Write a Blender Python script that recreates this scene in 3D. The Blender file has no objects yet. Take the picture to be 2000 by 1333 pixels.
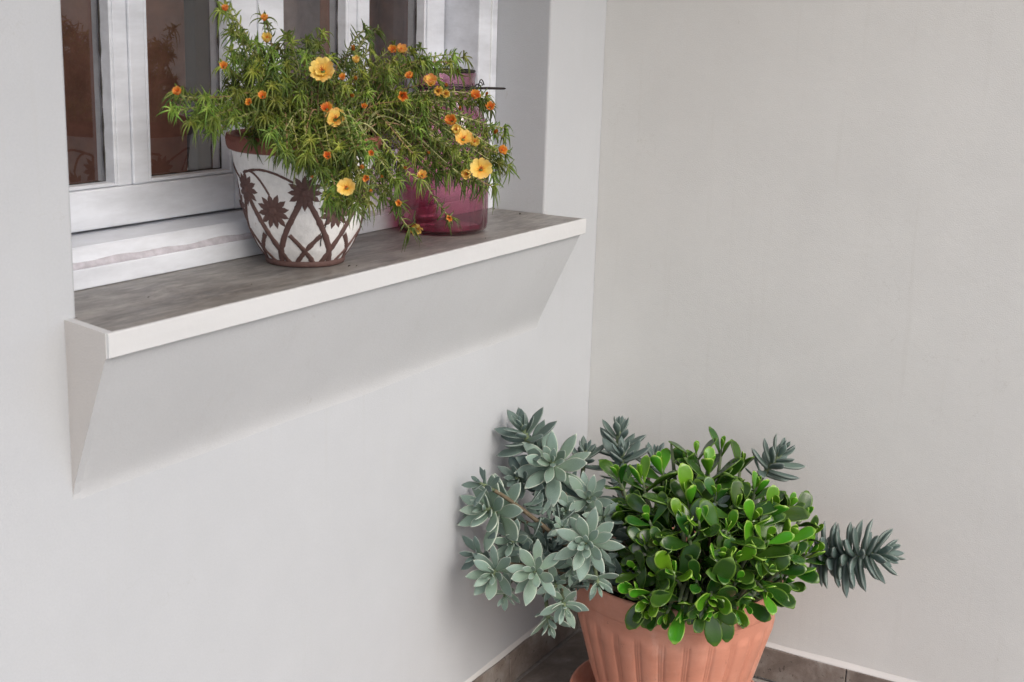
import bpy, bmesh, math, random
from mathutils import Vector, Matrix, Quaternion, noise

random.seed(11)
scene = bpy.context.scene
COL = scene.collection
PI = math.pi

# ------------------------------------------------------------------ camera
def set_camera():
    yaw, pitch, roll = 1.0562, 0.2255, 0.0326
    fw = Vector((math.sin(yaw) * math.cos(pitch), math.cos(yaw) * math.cos(pitch), -math.sin(pitch)))
    r = Vector((math.cos(yaw), -math.sin(yaw), 0))
    u = r.cross(fw)
    r2 = math.cos(roll) * r + math.sin(roll) * u
    u2 = -math.sin(roll) * r + math.cos(roll) * u
    cd = bpy.data.cameras.new('camera')
    cd.sensor_width = 36
    cd.lens = 2516.06 / 2000 * 36
    cd.shift_x = -0.0107
    cd.shift_y = -0.0189
    cd.clip_start = 0.05
    cd.clip_end = 400
    cam = bpy.data.objects.new('camera', cd)
    M = Matrix((r2, u2, -fw)).transposed().to_4x4()
    M.translation = Vector((-2.6703, -1.3213, 1.4541))
    cam.matrix_world = M
    cd.dof.use_dof = True
    cd.dof.focus_distance = 2.45
    cd.dof.aperture_fstop = 9
    COL.objects.link(cam)
    scene.camera = cam
set_camera()

# ------------------------------------------------------------------ light
SUN_DIR = Vector((0.34, 0.75, -0.74)).normalized()      # the way the light travels
world = bpy.data.worlds.new('World')
scene.world = world
world.use_nodes = True
wn = world.node_tree.nodes
wl = world.node_tree.links
sky = wn.new('ShaderNodeTexSky')
sky.sky_type = 'NISHITA'
sky.sun_disc = False
sky.sun_elevation = math.asin(-SUN_DIR.z)
sky.sun_rotation = math.atan2(-SUN_DIR.x, -SUN_DIR.y)
sky.air_density = 1.0
sky.dust_density = 4.0
sky.ozone_density = 1.0
bg = wn['Background']
bg.inputs['Strength'].default_value = 0.15
wl.new(sky.outputs['Color'], bg.inputs['Color'])
sd = bpy.data.lights.new('sun', 'SUN')
sd.energy = 0.7
sd.angle = math.radians(30)
sd.color = (0.95, 0.985, 1.0)
so = bpy.data.objects.new('sun', sd)
so.rotation_euler = SUN_DIR.to_track_quat('-Z', 'Y').to_euler()
COL.objects.link(so)
vs = scene.view_settings
vs.view_transform = 'Standard'
vs.look = 'None'
vs.gamma = 1
vs.use_curve_mapping = False
vs.exposure = 0.66
scene.cycles.max_bounces = 10
scene.cycles.transparent_max_bounces = 16
scene.cycles.use_denoising = True

# ------------------------------------------------------------------ positions (metres)
SPRIGS = [
    (-1.192, 0.0367, 1.4676),
    (-1.1373, 0.0099, 1.4532),
    (-1.0178, -0.0039, 1.4324),
    (-0.9684, -0.0512, 1.4407),
    (-0.9246, -0.0423, 1.4378),
    (-0.7793, -0.1188, 1.3993),
    (-0.8139, -0.1203, 1.4029),
    (-1.2851, 0.0461, 1.3458),
    (-1.3198, 0.0237, 1.3229),
    (-1.2747, 0.0319, 1.3024),
    (-1.2219, 0.0145, 1.3827),
    (-1.2602, 0.0167, 1.3394),
    (-0.7199, -0.1686, 1.2802),
    (-0.7042, -0.1688, 1.2122),
    (-0.7761, -0.1816, 1.1835),
    (-0.7481, -0.1764, 1.2382),
    (-0.7361, -0.1382, 1.332),
    (-0.7142, -0.1349, 1.3116),
    (-0.9198, -0.1094, 1.1209),
    (-0.8522, -0.1442, 1.1349),
    (-1.1625, -0.177, 1.1877),
    (-1.1608, -0.1475, 1.1923),
    (-1.1745, -0.1393, 1.2042),
    (-0.9443, -0.1054, 1.1641),
    (-1.1951, -0.0655, 1.2675),
    (-1.1557, -0.086, 1.2497),
    (-1.1715, 0.0263, 1.4268),
    (-1.1393, 0.0249, 1.4158),
    (-1.1076, -0.0084, 1.4285),
    (-1.0736, -0.0204, 1.4215),
    (-0.9888, -0.0445, 1.4029),
    (-0.8891, -0.053, 1.4138),
    (-0.8748, -0.0739, 1.4079),
    (-0.8608, -0.0848, 1.4125),
    (-1.2338, 0.028, 1.2894),
    (-1.1771, -0.0891, 1.253),
    (-0.7631, -0.151, 1.1796),
    (-1.1404, -0.1884, 1.1941),
    (-0.9616, -0.0818, 1.1745),
    (-0.8091, -0.143, 1.1918),
    (-1.0944, 0.0043, 1.2877),
    (-1.129, 0.0057, 1.2816),
    (-1.0942, -0.0262, 1.2976),
    (-1.0366, -0.01, 1.2817),
    (-1.0142, -0.0641, 1.2882),
    (-0.9523, -0.0689, 1.2936),
    (-0.9092, -0.0688, 1.2832),
    (-1.1934, 0.0214, 1.4341),
    (-1.1179, 0.0133, 1.4048),
    (-1.2066, 0.0131, 1.4048),
    (-1.1607, -0.0608, 1.2512),
    (-1.1492, -0.0709, 1.2435),
    (-1.1506, -0.0916, 1.2422),
    (-1.1464, -0.1172, 1.234),
    (-1.1278, -0.1218, 1.2252),
    (-1.1356, -0.147, 1.2394),
    (-1.1482, -0.18, 1.2318),
    (-1.1676, -0.0569, 1.2651),
    (-1.1651, -0.04, 1.2637),
    (-1.1418, -0.1612, 1.2092),
    (-1.1982, -0.0826, 1.2615),
    (-1.1764, -0.1029, 1.2615),
    (-1.1762, -0.1265, 1.2409),
    (-1.1663, -0.147, 1.2154),
    (-1.1478, -0.1564, 1.1956),
    (-1.1565, -0.1818, 1.1913),
    (-1.1233, -0.1757, 1.2042),
    (-1.1278, -0.1122, 1.2513),
    (-1.1448, -0.1445, 1.2625),
    (-1.1286, -0.1747, 1.2373),
    (-0.9383, -0.0645, 1.2173),
    (-1.1749, -0.1396, 1.1929),
    (-1.1681, -0.1011, 1.2796),
    (-1.1183, -0.1622, 1.2697),
    (-0.9401, -0.0922, 1.1607),
    (-1.0437, -0.0005, 1.3478),
    (-0.7317, -0.1599, 1.2235),
    (-1.0156, -0.1155, 1.2456),
    (-0.7631, -0.1419, 1.1894),
    (-1.1279, -0.0511, 1.3424),
    (-1.1498, -0.0393, 1.354),
    (-1.0915, -0.0709, 1.3136),
    (-1.2349, 0.0074, 1.4626),
    (-0.8303, -0.1577, 1.2283),
    (-1.0676, 0.0157, 1.4176),
    (-0.866, -0.1195, 1.364),
    (-0.8676, -0.1508, 1.2141),
    (-1.0605, -0.0814, 1.357),
    (-1.2057, -0.0037, 1.3982),
    (-1.1624, -0.1356, 1.2651),
    (-0.8535, -0.1166, 1.2063),
    (-0.7369, -0.1817, 1.2386),
    (-0.9077, -0.0591, 1.2895),
    (-1.1852, -0.006, 1.3766),
    (-0.9544, -0.0481, 1.3875),
    (-1.0865, 0.01, 1.3175),
    (-0.7348, -0.1239, 1.3267),
    (-1.0095, -0.031, 1.2907),
    (-1.1557, -0.1264, 1.2399),
    (-0.9629, -0.0068, 1.2782),
    (-0.9735, -0.0074, 1.2765),
    (-0.7309, -0.1276, 1.318),
    (-0.9813, -0.0119, 1.2952),
    (-1.0464, -0.0257, 1.2916),
    (-0.7296, -0.1504, 1.2192),
    (-0.9756, -0.1223, 1.2044),
    (-0.94, -0.1286, 1.2471),
    (-1.0034, 0.0474, 1.3016),
    (-1.0779, -0.0366, 1.3),
    (-1.1526, 0.0621, 1.3645),
    (-1.1994, -0.0696, 1.2721),
    (-0.8765, -0.126, 1.386),
    (-0.8468, -0.1338, 1.3904),
    (-0.7354, -0.1365, 1.2691),
    (-0.9529, -0.1174, 1.3316),
    (-0.7271, -0.1459, 1.2442),
    (-1.0224, -0.0078, 1.3583),
    (-1.0771, 0.0467, 1.3687),
    (-1.184, -0.0294, 1.3095),
    (-0.9151, -0.1225, 1.285),
    (-1.0052, 0.0215, 1.3004),
    (-1.0509, 0.0122, 1.2988),
    (-0.8022, -0.118, 1.2191),
    (-1.1245, -0.0567, 1.3598),
    (-0.8948, -0.1122, 1.391),
    (-0.8207, -0.1563, 1.2373),
    (-1.1602, 0.0227, 1.375),
    (-0.8975, 0.0227, 1.3896),
    (-1.1889, -0.0474, 1.3578),
    (-1.0821, -0.0057, 1.3125),
    (-1.2597, -0.0375, 1.3118),
    (-1.1018, 0.0305, 1.3945),
    (-1.1226, -0.1369, 1.2297),
    (-0.9356, -0.0642, 1.2147),
    (-1.1828, 0.0759, 1.2949),
    (-0.9501, -0.1131, 1.2346),
    (-0.7896, -0.1111, 1.2749),
    (-0.9466, -0.0712, 1.2357),
    (-0.8501, -0.0886, 1.2975),
    (-0.9107, -0.1202, 1.3926),
    (-1.0561, 0.0152, 1.3087),
    (-0.8385, -0.0948, 1.2542),
    (-1.2027, -0.0549, 1.2898),
    (-0.9046, -0.0734, 1.2286),
    (-1.1444, 0.0045, 1.3001),
    (-1.0703, -0.0432, 1.385),
    (-0.8704, 0.0181, 1.4279),
    (-1.1267, -0.1267, 1.1828),
    (-1.0816, -0.053, 1.3743),
    (-1.0469, 0.0497, 1.3642),
    (-0.7406, -0.1465, 1.2143),
    (-1.1462, 0.0028, 1.3491),
    (-1.1241, -0.0265, 1.3312),
    (-0.7715, -0.0962, 1.378),
    (-1.1471, 0.0292, 1.3837),
    (-1.137, 0.0809, 1.3445),
    (-0.8102, -0.1082, 1.2481),
    (-0.7195, -0.142, 1.277),
    (-0.9749, -0.1029, 1.3805),
    (-1.0484, -0.0412, 1.3588),
    (-1.1508, -0.0077, 1.2873),
    (-1.1082, 0.0594, 1.2763),
    (-0.8615, -0.0967, 1.3321),
    (-1.0127, -0.0491, 1.3468),
    (-1.1481, -0.1398, 1.2722),
    (-1.1489, 0.0127, 1.3902),
    (-1.1058, -0.087, 1.2801),
    (-1.1199, -0.1304, 1.2521),
    (-0.9297, -0.0742, 1.2035),
    (-0.9636, -0.0955, 1.3738),
    (-0.9938, -0.0752, 1.3437),
    (-1.0652, 0.0652, 1.3125),
    (-1.047, -0.0423, 1.3964),
    (-0.76, -0.1822, 1.2218),
    (-0.9335, -0.0944, 1.3316),
    (-1.0795, 0.0267, 1.3294),
    (-0.9059, -0.1201, 1.3012),
    (-1.1502, 0.0456, 1.3318),
    (-0.9907, 0.0606, 1.4),
    (-1.2143, 0.1006, 1.3388),
    (-0.9197, -0.0775, 1.3453),
    (-1.0719, 0.0745, 1.351),
    (-1.1343, 0.0708, 1.3507),
    (-0.8718, -0.1535, 1.3283),
    (-0.9593, 0.0283, 1.343),
    (-1.1328, 0.0824, 1.3475),
    (-1.2482, 0.0885, 1.3346),
    (-0.891, -0.0229, 1.3849),
    (-1.1796, -0.0445, 1.3839),
    (-1.1586, 0.019, 1.3292),
    (-0.8238, -0.1112, 1.2079),
    (-0.8727, -0.1216, 1.2618),
    (-1.0729, 0.0452, 1.3488),
    (-0.9016, -0.1249, 1.3945),
    (-1.2587, 0.0335, 1.3094),
    (-1.1501, 0.0382, 1.3323),
    (-0.907, -0.0769, 1.2081),
    (-0.7705, -0.1, 1.375),
    (-1.2125, 0.0046, 1.3912),
    (-0.9673, -0.0521, 1.3639),
    (-1.2006, 0.0848, 1.3118),
    (-0.7003, -0.1539, 1.2634),
    (-0.9876, 0.0232, 1.3846),
    (-1.1157, -0.1746, 1.2759),
    (-1.1447, 0.0297, 1.27),
    (-0.8944, -0.151, 1.2869),
    (-1.1394, -0.1631, 1.2702),
    (-0.9157, -0.0962, 1.3348),
    (-1.1497, -0.0146, 1.2846),
    (-0.7368, -0.1232, 1.3255),
    (-1.1431, -0.1667, 1.2702),
    (-0.9265, -0.0528, 1.347),
    (-1.1807, 0.0993, 1.3047),
    (-1.1044, 0.1032, 1.4284),
    (-0.7488, -0.1347, 1.2503),
    (-1.1251, 0.069, 1.3341),
    (-1.1727, 0.0289, 1.3392),
    (-0.9345, -0.0432, 1.2811),
    (-1.1127, 0.0207, 1.3309),
    (-1.1582, -0.0973, 1.26),
    (-0.9629, 0.0138, 1.3937),
    (-0.8806, -0.1308, 1.3179),
    (-1.114, -0.0728, 1.3057),
    (-0.9499, -0.1479, 1.2067),
    (-0.9359, 0.0245, 1.3407),
    (-1.2644, -0.0038, 1.3108),
    (-1.1805, -0.008, 1.3061),
    (-1.2617, 0.0182, 1.3),
    (-0.7655, -0.1221, 1.2757),
    (-0.9156, -0.013, 1.3486),
    (-1.0924, -0.0562, 1.4166),
    (-1.1403, -0.1864, 1.2639),
    (-0.9332, -0.0536, 1.3249),
    (-1.0697, 0.0208, 1.3977),
    (-0.9187, -0.0233, 1.4062),
    (-0.8626, -0.1199, 1.3374),
    (-0.942, -0.0221, 1.3533),
    (-0.8351, -0.0663, 1.3913),
    (-1.1165, -0.0513, 1.3961),
    (-0.9241, -0.0415, 1.2964),
    (-1.1789, -0.039, 1.3756),
    (-0.8582, -0.1939, 1.2009),
    (-0.8149, -0.1351, 1.2066),
    (-0.8976, -0.116, 1.3198),
    (-0.8551, -0.0942, 1.2255),
    (-0.8549, -0.0646, 1.3849),
    (-0.9615, -0.0091, 1.3838),
    (-1.106, 0.0577, 1.3923),
    (-0.7703, -0.1778, 1.2062),
    (-0.9308, -0.063, 1.2294),
    (-0.7967, -0.1197, 1.2223),
    (-0.9982, -0.0697, 1.3718),
    (-0.9291, -0.064, 1.2278),
    (-0.9807, -0.1019, 1.1882),
    (-1.1844, -0.0496, 1.3359),
    (-1.1151, 0.0526, 1.3766),
    (-1.0149, 0.0593, 1.3615),
    (-1.1509, -0.1422, 1.1987),
    (-0.9571, 0.0147, 1.353),
    (-1.0969, 0.049, 1.4),
    (-0.8304, -0.1049, 1.2238),
    (-0.9372, -0.0646, 1.3534),
    (-0.9475, 0.0175, 1.3409),
    (-1.1654, 0.0252, 1.3186),
    (-0.8559, -0.0986, 1.2039),
    (-1.1423, -0.0339, 1.3661),
    (-0.792, -0.1188, 1.2357),
    (-1.195, 0.0425, 1.3261),
    (-1.268, 0.0042, 1.3233),
    (-1.1566, 0.0612, 1.3704),
    (-1.1662, -0.0386, 1.3019),
    (-1.0644, 0.0456, 1.4089),
    (-0.9064, -0.116, 1.3265),
    (-1.2458, -0.0294, 1.3481),
    (-0.878, -0.069, 1.2985),
    (-0.9054, -0.0244, 1.3325),
    (-0.7344, -0.1264, 1.3231),
    (-0.8905, -0.116, 1.331),
    (-0.8396, -0.1012, 1.2231),
    (-0.9156, -0.0863, 1.2492),
    (-0.9239, -0.1153, 1.2563),
    (-1.0384, 0.0007, 1.3173),
    (-1.1765, -0.1014, 1.2561),
    (-0.9352, -0.0832, 1.1997),
    (-0.9364, -0.0269, 1.2835),
    (-1.1304, -0.1318, 1.2672),
    (-1.2102, -0.0424, 1.3441),
    (-1.0283, 0.0124, 1.3285),
    (-1.1265, -0.0233, 1.3859),
    (-0.8574, -0.1298, 1.3415),
    (-0.8294, -0.119, 1.2488),
    (-0.8869, 0.0198, 1.3965),
    (-1.1566, -0.0477, 1.2629),
    (-1.0114, -0.0091, 1.374),
    (-1.1792, -0.0107, 1.3493),
    (-0.8962, -0.1002, 1.3812),
    (-1.1407, -0.0, 1.3128),
    (-0.9569, -0.0863, 1.2454),
    (-0.8843, -0.1696, 1.2564),
    (-0.9575, -0.0981, 1.3928),
]
FLOWERS = [
    (-1.1183, -0.0857, 1.3799, 0.0383, 0, -0.78, -0.432, 0.453),
    (-1.1092, -0.1025, 1.3093, 0.0324, 0, -0.544, -0.596, 0.591),
    (-1.1214, -0.0957, 1.3246, 0.023, 1, -0.7, -0.381, 0.604),
    (-1.1885, -0.1847, 1.2193, 0.028, 0, -0.813, -0.454, 0.366),
    (-0.8623, -0.2109, 1.2233, 0.0354, 0, -0.76, -0.537, 0.367),
    (-0.8866, -0.1902, 1.2727, 0.0317, 0, -0.562, -0.498, 0.661),
    (-0.9032, -0.1776, 1.3007, 0.0298, 1, -0.807, -0.139, 0.574),
    (-0.8679, -0.1994, 1.2656, 0.0252, 2, -0.544, -0.596, 0.591),
    (-0.7598, -0.0121, 1.0919, 0.0333, 2, -0.678, -0.58, -0.451),
    (-0.9293, -0.1541, 1.3628, 0.0294, 2, -0.688, -0.179, 0.703),
    (-0.9188, -0.1612, 1.3484, 0.023, 2, -0.752, -0.654, 0.081),
    (-0.9066, -0.167, 1.3435, 0.0214, 2, -0.742, -0.646, 0.178),
    (-0.9726, -0.1684, 1.2179, 0.0211, 2, -0.544, -0.596, 0.591),
    (-1.1939, -0.1548, 1.263, 0.0184, 1, -0.813, -0.454, 0.366),
    (-1.2263, -0.0627, 1.3441, 0.0177, 1, -0.7, -0.381, 0.604),
    (-1.363, -0.0317, 1.352, 0.0181, 1, -0.807, -0.139, 0.574),
    (-1.2828, -0.0416, 1.3857, 0.0172, 1, -0.742, -0.407, 0.533),
    (-1.2047, -0.053, 1.4246, 0.0222, 2, -0.562, -0.498, 0.661),
    (-1.2037, -0.0478, 1.4532, 0.0162, 1, -0.422, -0.21, 0.882),
    (-1.2658, -0.031, 1.4648, 0.0144, 1, -0.422, -0.21, 0.882),
    (-1.2507, -0.0582, 1.3359, 0.0146, 1, -0.894, -0.277, 0.353),
    (-1.0593, -0.098, 1.4111, 0.0172, 3, -0.422, -0.21, 0.882),
    (-1.0569, -0.102, 1.3952, 0.0172, 2, -0.492, -0.253, 0.833),
    (-0.9887, -0.122, 1.4113, 0.0208, 1, -0.87, -0.075, 0.487),
    (-0.9739, -0.1271, 1.4123, 0.0225, 2, -0.562, -0.498, 0.661),
    (-0.9666, -0.1383, 1.3716, 0.0178, 1, -0.717, -0.106, 0.689),
    (-0.9842, -0.1383, 1.341, 0.0257, 1, -0.756, -0.655, -0.013),
    (-1.0747, -0.107, 1.342, 0.0203, 3, -0.66, -0.701, 0.27),
    (-1.056, -0.1163, 1.3264, 0.0141, 1, -0.578, -0.628, 0.521),
    (-0.8522, -0.1895, 1.3407, 0.0235, 1, -0.6, -0.53, 0.6),
    (-0.8278, -0.2037, 1.3224, 0.0237, 1, -0.544, -0.596, 0.591),
    (-0.8187, -0.2232, 1.2516, 0.0221, 1, -0.431, -0.706, 0.562),
    (-0.9348, -0.1977, 1.1486, 0.0149, 1, -0.847, -0.494, -0.196),
    (-1.0207, -0.1592, 1.1769, 0.016, 1, -0.937, -0.307, 0.165),
    (-1.1716, -0.2002, 1.2502, 0.0192, 3, -0.937, -0.329, -0.115),
    (-1.1717, -0.2077, 1.2338, 0.0147, 1, -0.937, -0.329, -0.115),
    (-0.9997, -0.1555, 1.2311, 0.0177, 3, -0.866, -0.495, 0.077),
    (-0.8258, -0.2137, 1.2809, 0.0187, 3, -0.375, -0.75, 0.545),
    (-0.8902, -0.2009, 1.2164, 0.0251, 2, -0.971, -0.237, -0.027),
    (-0.8964, -0.1834, 1.286, 0.0249, 2, -0.688, -0.179, 0.703),
    (-1.0447, -0.1418, 1.22, 0.0143, 3, -0.688, -0.721, 0.082),
    (-0.9024, -0.1659, 1.3564, 0.0149, 3, -0.7, -0.381, 0.604),
    (-1.0629, -0.1057, 1.367, 0.0156, 3, -0.7, -0.381, 0.604),
    (-1.1715, -0.2159, 1.2168, 0.0147, 3, -0.86, -0.498, -0.111),
    (-0.8845, -0.1809, 1.3198, 0.015, 3, -0.7, -0.381, 0.604),
    (-0.8309, -0.1981, 1.3422, 0.0135, 3, -0.474, -0.528, 0.704),
    (-1.0866, -0.0976, 1.3694, 0.0155, 1, -0.6, -0.53, 0.6),
    (-1.2102, -0.1397, 1.2335, 0.0118, 3, -0.866, -0.495, 0.077),
    (-0.9534, -0.1685, 1.2515, 0.0131, 3, -0.813, -0.454, 0.366),
    (-1.162, -0.2085, 1.2685, 0.0133, 1, -0.813, -0.454, 0.366),
]
SHOOTS = [
    (-0.4543, -0.3251, 0.3861, -0.647, 0.455, 0.612, 1),
    (-0.5344, -0.4113, 0.3681, -0.987, -0.049, -0.154, 1),
    (-0.5497, -0.4864, 0.3835, -0.96, -0.266, -0.087, 2),
    (-0.541, -0.5344, 0.3876, -0.914, -0.399, -0.07, 0),
    (-0.5124, -0.5983, 0.4088, -0.818, -0.575, 0.006, 1),
    (-0.4841, -0.6316, 0.4323, -0.737, -0.67, 0.09, 1),
    (-0.4071, -0.6455, 0.4328, -0.354, -0.672, 0.651, 0),
    (-0.3837, -0.6515, 0.452, -0.267, -0.663, 0.699, 1),
    (-0.5371, -0.4507, 0.3583, -0.968, -0.17, -0.186, 1),
    (-0.5239, -0.5735, 0.3912, -0.859, -0.509, -0.057, 1),
    (-0.5316, -0.3757, 0.3953, -0.781, 0.186, 0.596, 1),
    (-0.544, -0.5002, 0.3744, -0.944, -0.307, -0.12, 0),
    (-0.3301, -0.4399, 0.6074, -0.087, -0.013, 0.996, 1),
    (-0.3187, -0.3858, 0.5932, -0.063, 0.112, 0.992, 3),
    (-0.2745, -0.4899, 0.607, 0.028, -0.125, 0.992, 3),
    (-0.341, -0.3389, 0.5902, -0.12, 0.201, 0.972, 1),
    (-0.3662, -0.3056, 0.5686, -0.181, 0.281, 0.942, 1),
    (-0.3891, -0.2644, 0.5668, -0.228, 0.324, 0.918, 1),
    (-0.3514, -0.5514, 0.5936, -0.133, -0.263, 0.956, 1),
    (-0.2809, -0.4463, 0.6331, -0.004, -0.037, 0.999, 3),
    (-0.3033, -0.4003, 0.6193, -0.041, 0.059, 0.997, 3),
    (-0.4072, -0.3105, 0.5159, -0.314, 0.358, 0.88, 1),
    (-0.4109, -0.2906, 0.4905, -0.341, 0.425, 0.839, 0),
    (-0.4855, -0.3795, 0.5293, -0.493, 0.148, 0.857, 0),
    (-0.4551, -0.4494, 0.5825, -0.369, -0.033, 0.929, 2),
    (-0.4965, -0.4531, 0.5494, -0.49, -0.041, 0.871, 2),
    (-0.4908, -0.4871, 0.5552, -0.468, -0.122, 0.875, 1),
    (-0.5227, -0.4251, 0.4995, -0.616, 0.033, 0.787, 0),
    (-0.4343, -0.4986, 0.5918, -0.316, -0.142, 0.938, 0),
    (-0.4385, -0.543, 0.5767, -0.331, -0.246, 0.911, 1),
    (-0.4829, -0.5417, 0.5443, -0.456, -0.256, 0.852, 2),
    (-0.4343, -0.5789, 0.5573, -0.332, -0.34, 0.88, 2),
    (-0.38, -0.5951, 0.5643, -0.204, -0.378, 0.903, 1),
    (-0.2994, -0.6055, 0.5463, -0.011, -0.432, 0.902, 0),
    (-0.2736, -0.626, 0.5154, 0.055, -0.512, 0.857, 0),
    (-0.2797, -0.651, 0.4905, 0.033, -0.59, 0.807, 0),
    (-0.2937, -0.6581, 0.4589, -0.001, -0.665, 0.747, 1),
    (-0.3877, -0.6322, 0.5174, -0.24, -0.514, 0.823, 2),
    (-0.3813, -0.6486, 0.4769, -0.244, -0.615, 0.75, 1),
    (-0.4381, -0.6083, 0.5239, -0.363, -0.438, 0.822, 1),
    (-0.4719, -0.591, 0.5108, -0.458, -0.402, 0.793, 1),
    (-0.4976, -0.5713, 0.4945, -0.541, -0.362, 0.759, 1),
    (-0.5112, -0.5457, 0.4983, -0.573, -0.29, 0.766, 2),
    (-0.5129, -0.4771, 0.5292, -0.547, -0.102, 0.831, 1),
    (-0.5109, -0.3828, 0.4855, -0.614, 0.157, 0.774, 0),
    (-0.5067, -0.3677, 0.4269, -0.712, 0.238, 0.661, 0),
    (-0.5322, -0.4223, 0.4392, -0.745, 0.049, 0.665, 0),
    (-0.5381, -0.4614, 0.4511, -0.729, -0.072, 0.68, 2),
    (-0.5344, -0.5068, 0.4507, -0.711, -0.208, 0.672, 0),
    (-0.5451, -0.4149, 0.3892, -0.996, -0.057, -0.069, 2),
    (-0.5281, -0.4146, 0.3557, -0.977, -0.062, -0.203, 0),
    (-0.5468, -0.5445, 0.4237, -0.907, -0.417, 0.058, 2),
    (-0.5435, -0.5397, 0.4004, -0.912, -0.41, -0.024, 1),
    (-0.4764, -0.607, 0.4542, -0.532, -0.505, 0.68, 2),
    (-0.4582, -0.6198, 0.4663, -0.467, -0.53, 0.708, 1),
    (-0.4244, -0.6387, 0.4638, -0.375, -0.595, 0.711, 0),
    (-0.5037, -0.5767, 0.4517, -0.614, -0.415, 0.671, 0),
    (-0.5034, -0.6136, 0.43, -0.786, -0.613, 0.081, 0),
    (-0.4053, -0.6454, 0.4267, -0.354, -0.684, 0.638, 0),
    (-0.5558, -0.4826, 0.4006, -0.968, -0.251, -0.024, 0),
    (-0.4389, -0.3016, 0.4303, -0.504, 0.479, 0.719, 0),
    (-0.3196, -0.3495, 0.636, -0.084, 0.131, 0.988, 3),
]
ROSETTES = [
    (-0.4322, -0.065, 0.6365, -0.444, 0.086, 0.892, 0.0663, 15, 1.0, 1),
    (-0.4357, -0.1375, 0.5768, -0.774, -0.306, 0.555, 0.0793, 18, 1.2, 0),
    (-0.5728, -0.065, 0.5037, -0.902, 0.043, 0.429, 0.0771, 17, 1.0, 0),
    (-0.6069, -0.3086, 0.4992, -0.891, -0.331, 0.311, 0.0623, 16, 0.6, 0),
    (-0.65, -0.1292, 0.4075, -0.955, -0.25, 0.158, 0.0561, 12, 0.8, 0),
    (-0.657, -0.2274, 0.4388, -0.858, -0.366, 0.361, 0.0577, 12, 0.9, 0),
    (-0.6079, -0.2691, 0.3564, -0.778, -0.584, -0.231, 0.0437, 10, 0.7, 0),
    (-0.5878, -0.2251, 0.3038, -0.56, -0.474, -0.679, 0.0456, 8, 0.7, 0),
    (-0.5827, -0.2434, 0.5072, -0.826, -0.464, 0.319, 0.0229, 9, 0.3, 0),
    (-0.1465, -0.1505, 0.5731, 0.003, 0.039, 0.999, 0.0645, 14, 1.6, 1),
    (-0.2268, -0.1094, 0.5353, -0.046, -0.111, 0.993, 0.0523, 11, 0.8, 1),
    (-0.2208, -0.1977, 0.5475, -0.239, -0.102, 0.966, 0.0588, 13, 0.8, 1),
    (-0.1407, -0.5265, 0.5934, 0.135, -0.498, 0.856, 0.0605, 15, 1.3, 1),
    (-0.411, -0.2137, 0.5071, -0.692, -0.5, 0.521, 0.0581, 13, 0.8, 0),
    (-0.4514, -0.065, 0.5329, -0.903, -0.11, 0.415, 0.0545, 11, 0.8, 1),
    (-0.6079, -0.065, 0.4168, -0.953, 0.128, 0.275, 0.0469, 9, 0.7, 1),
    (-0.5386, -0.1073, 0.4302, -0.936, -0.28, 0.211, 0.05, 10, 0.7, 0),
    (-0.5672, -0.3185, 0.4049, -0.757, -0.569, -0.322, 0.0417, 8, 0.6, 0),
    (-0.5762, -0.2306, 0.3806, -0.861, -0.499, -0.096, 0.0424, 8, 0.6, 0),
    (-0.4249, -0.4969, 0.5623, -0.63, -0.581, 0.516, 0.0298, 7, 0.4, 1),
    (-0.4023, -0.1104, 0.4935, -0.848, -0.48, 0.224, 0.0486, 9, 0.6, 1),
    (-0.1679, -0.2526, 0.5411, -0.014, -0.235, 0.972, 0.0452, 9, 0.8, 1),
    (-0.544, -0.2521, 0.412, -0.867, -0.498, 0.028, 0.0375, 8, 0.5, 0),
    (-0.4394, -0.1761, 0.4798, -0.872, -0.376, 0.315, 0.0444, 9, 0.7, 0),
    (-0.6221, -0.1413, 0.3534, -0.9, -0.29, -0.326, 0.0355, 7, 0.5, 0),
    (-0.4359, -0.2625, 0.4868, -0.666, -0.612, 0.427, 0.0396, 8, 0.6, 0),
    (-0.4579, -0.1348, 0.4087, -0.824, -0.462, 0.33, 0.0373, 8, 0.5, 1),
    (-0.3816, -0.067, 0.5758, -0.771, -0.169, 0.613, 0.049, 9, 0.7, 1),
    (-0.5953, -0.065, 0.565, -0.785, 0.306, 0.538, 0.0376, 8, 0.6, 1),
]
LONG = [
    (-0.2371, -0.6432, 0.4243),
    (-0.222, -0.7797, 0.4573),
]

# ------------------------------------------------------------------ helpers
def link(name, me, mat=None, parent=None):
    o = bpy.data.objects.new(name, me)
    COL.objects.link(o)
    if mat is not None and me is not None and len(me.materials) == 0:
        for m in (mat if isinstance(mat, (list, tuple)) else [mat]):
            me.materials.append(m)
    if parent is not None:
        o.parent = parent
    return o

def bm_obj(name, bm, mat, parent=None, smooth=False):
    me = bpy.data.meshes.new(name)
    bm.normal_update()
    if smooth:
        for f in bm.faces: f.smooth = True
    bm.to_mesh(me); bm.free()
    return link(name, me, mat, parent)

def thing(name, label, cat, loc=(0, 0, 0), group=None):
    o = bpy.data.objects.new(name, None)
    o.empty_display_size = 0.05
    COL.objects.link(o)
    o.location = loc
    return tag(o, label, cat, group)

def tag(o, label, cat, group=None):
    o['label'] = label; o['category'] = cat
    if group: o['group'] = group
    return o

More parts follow.
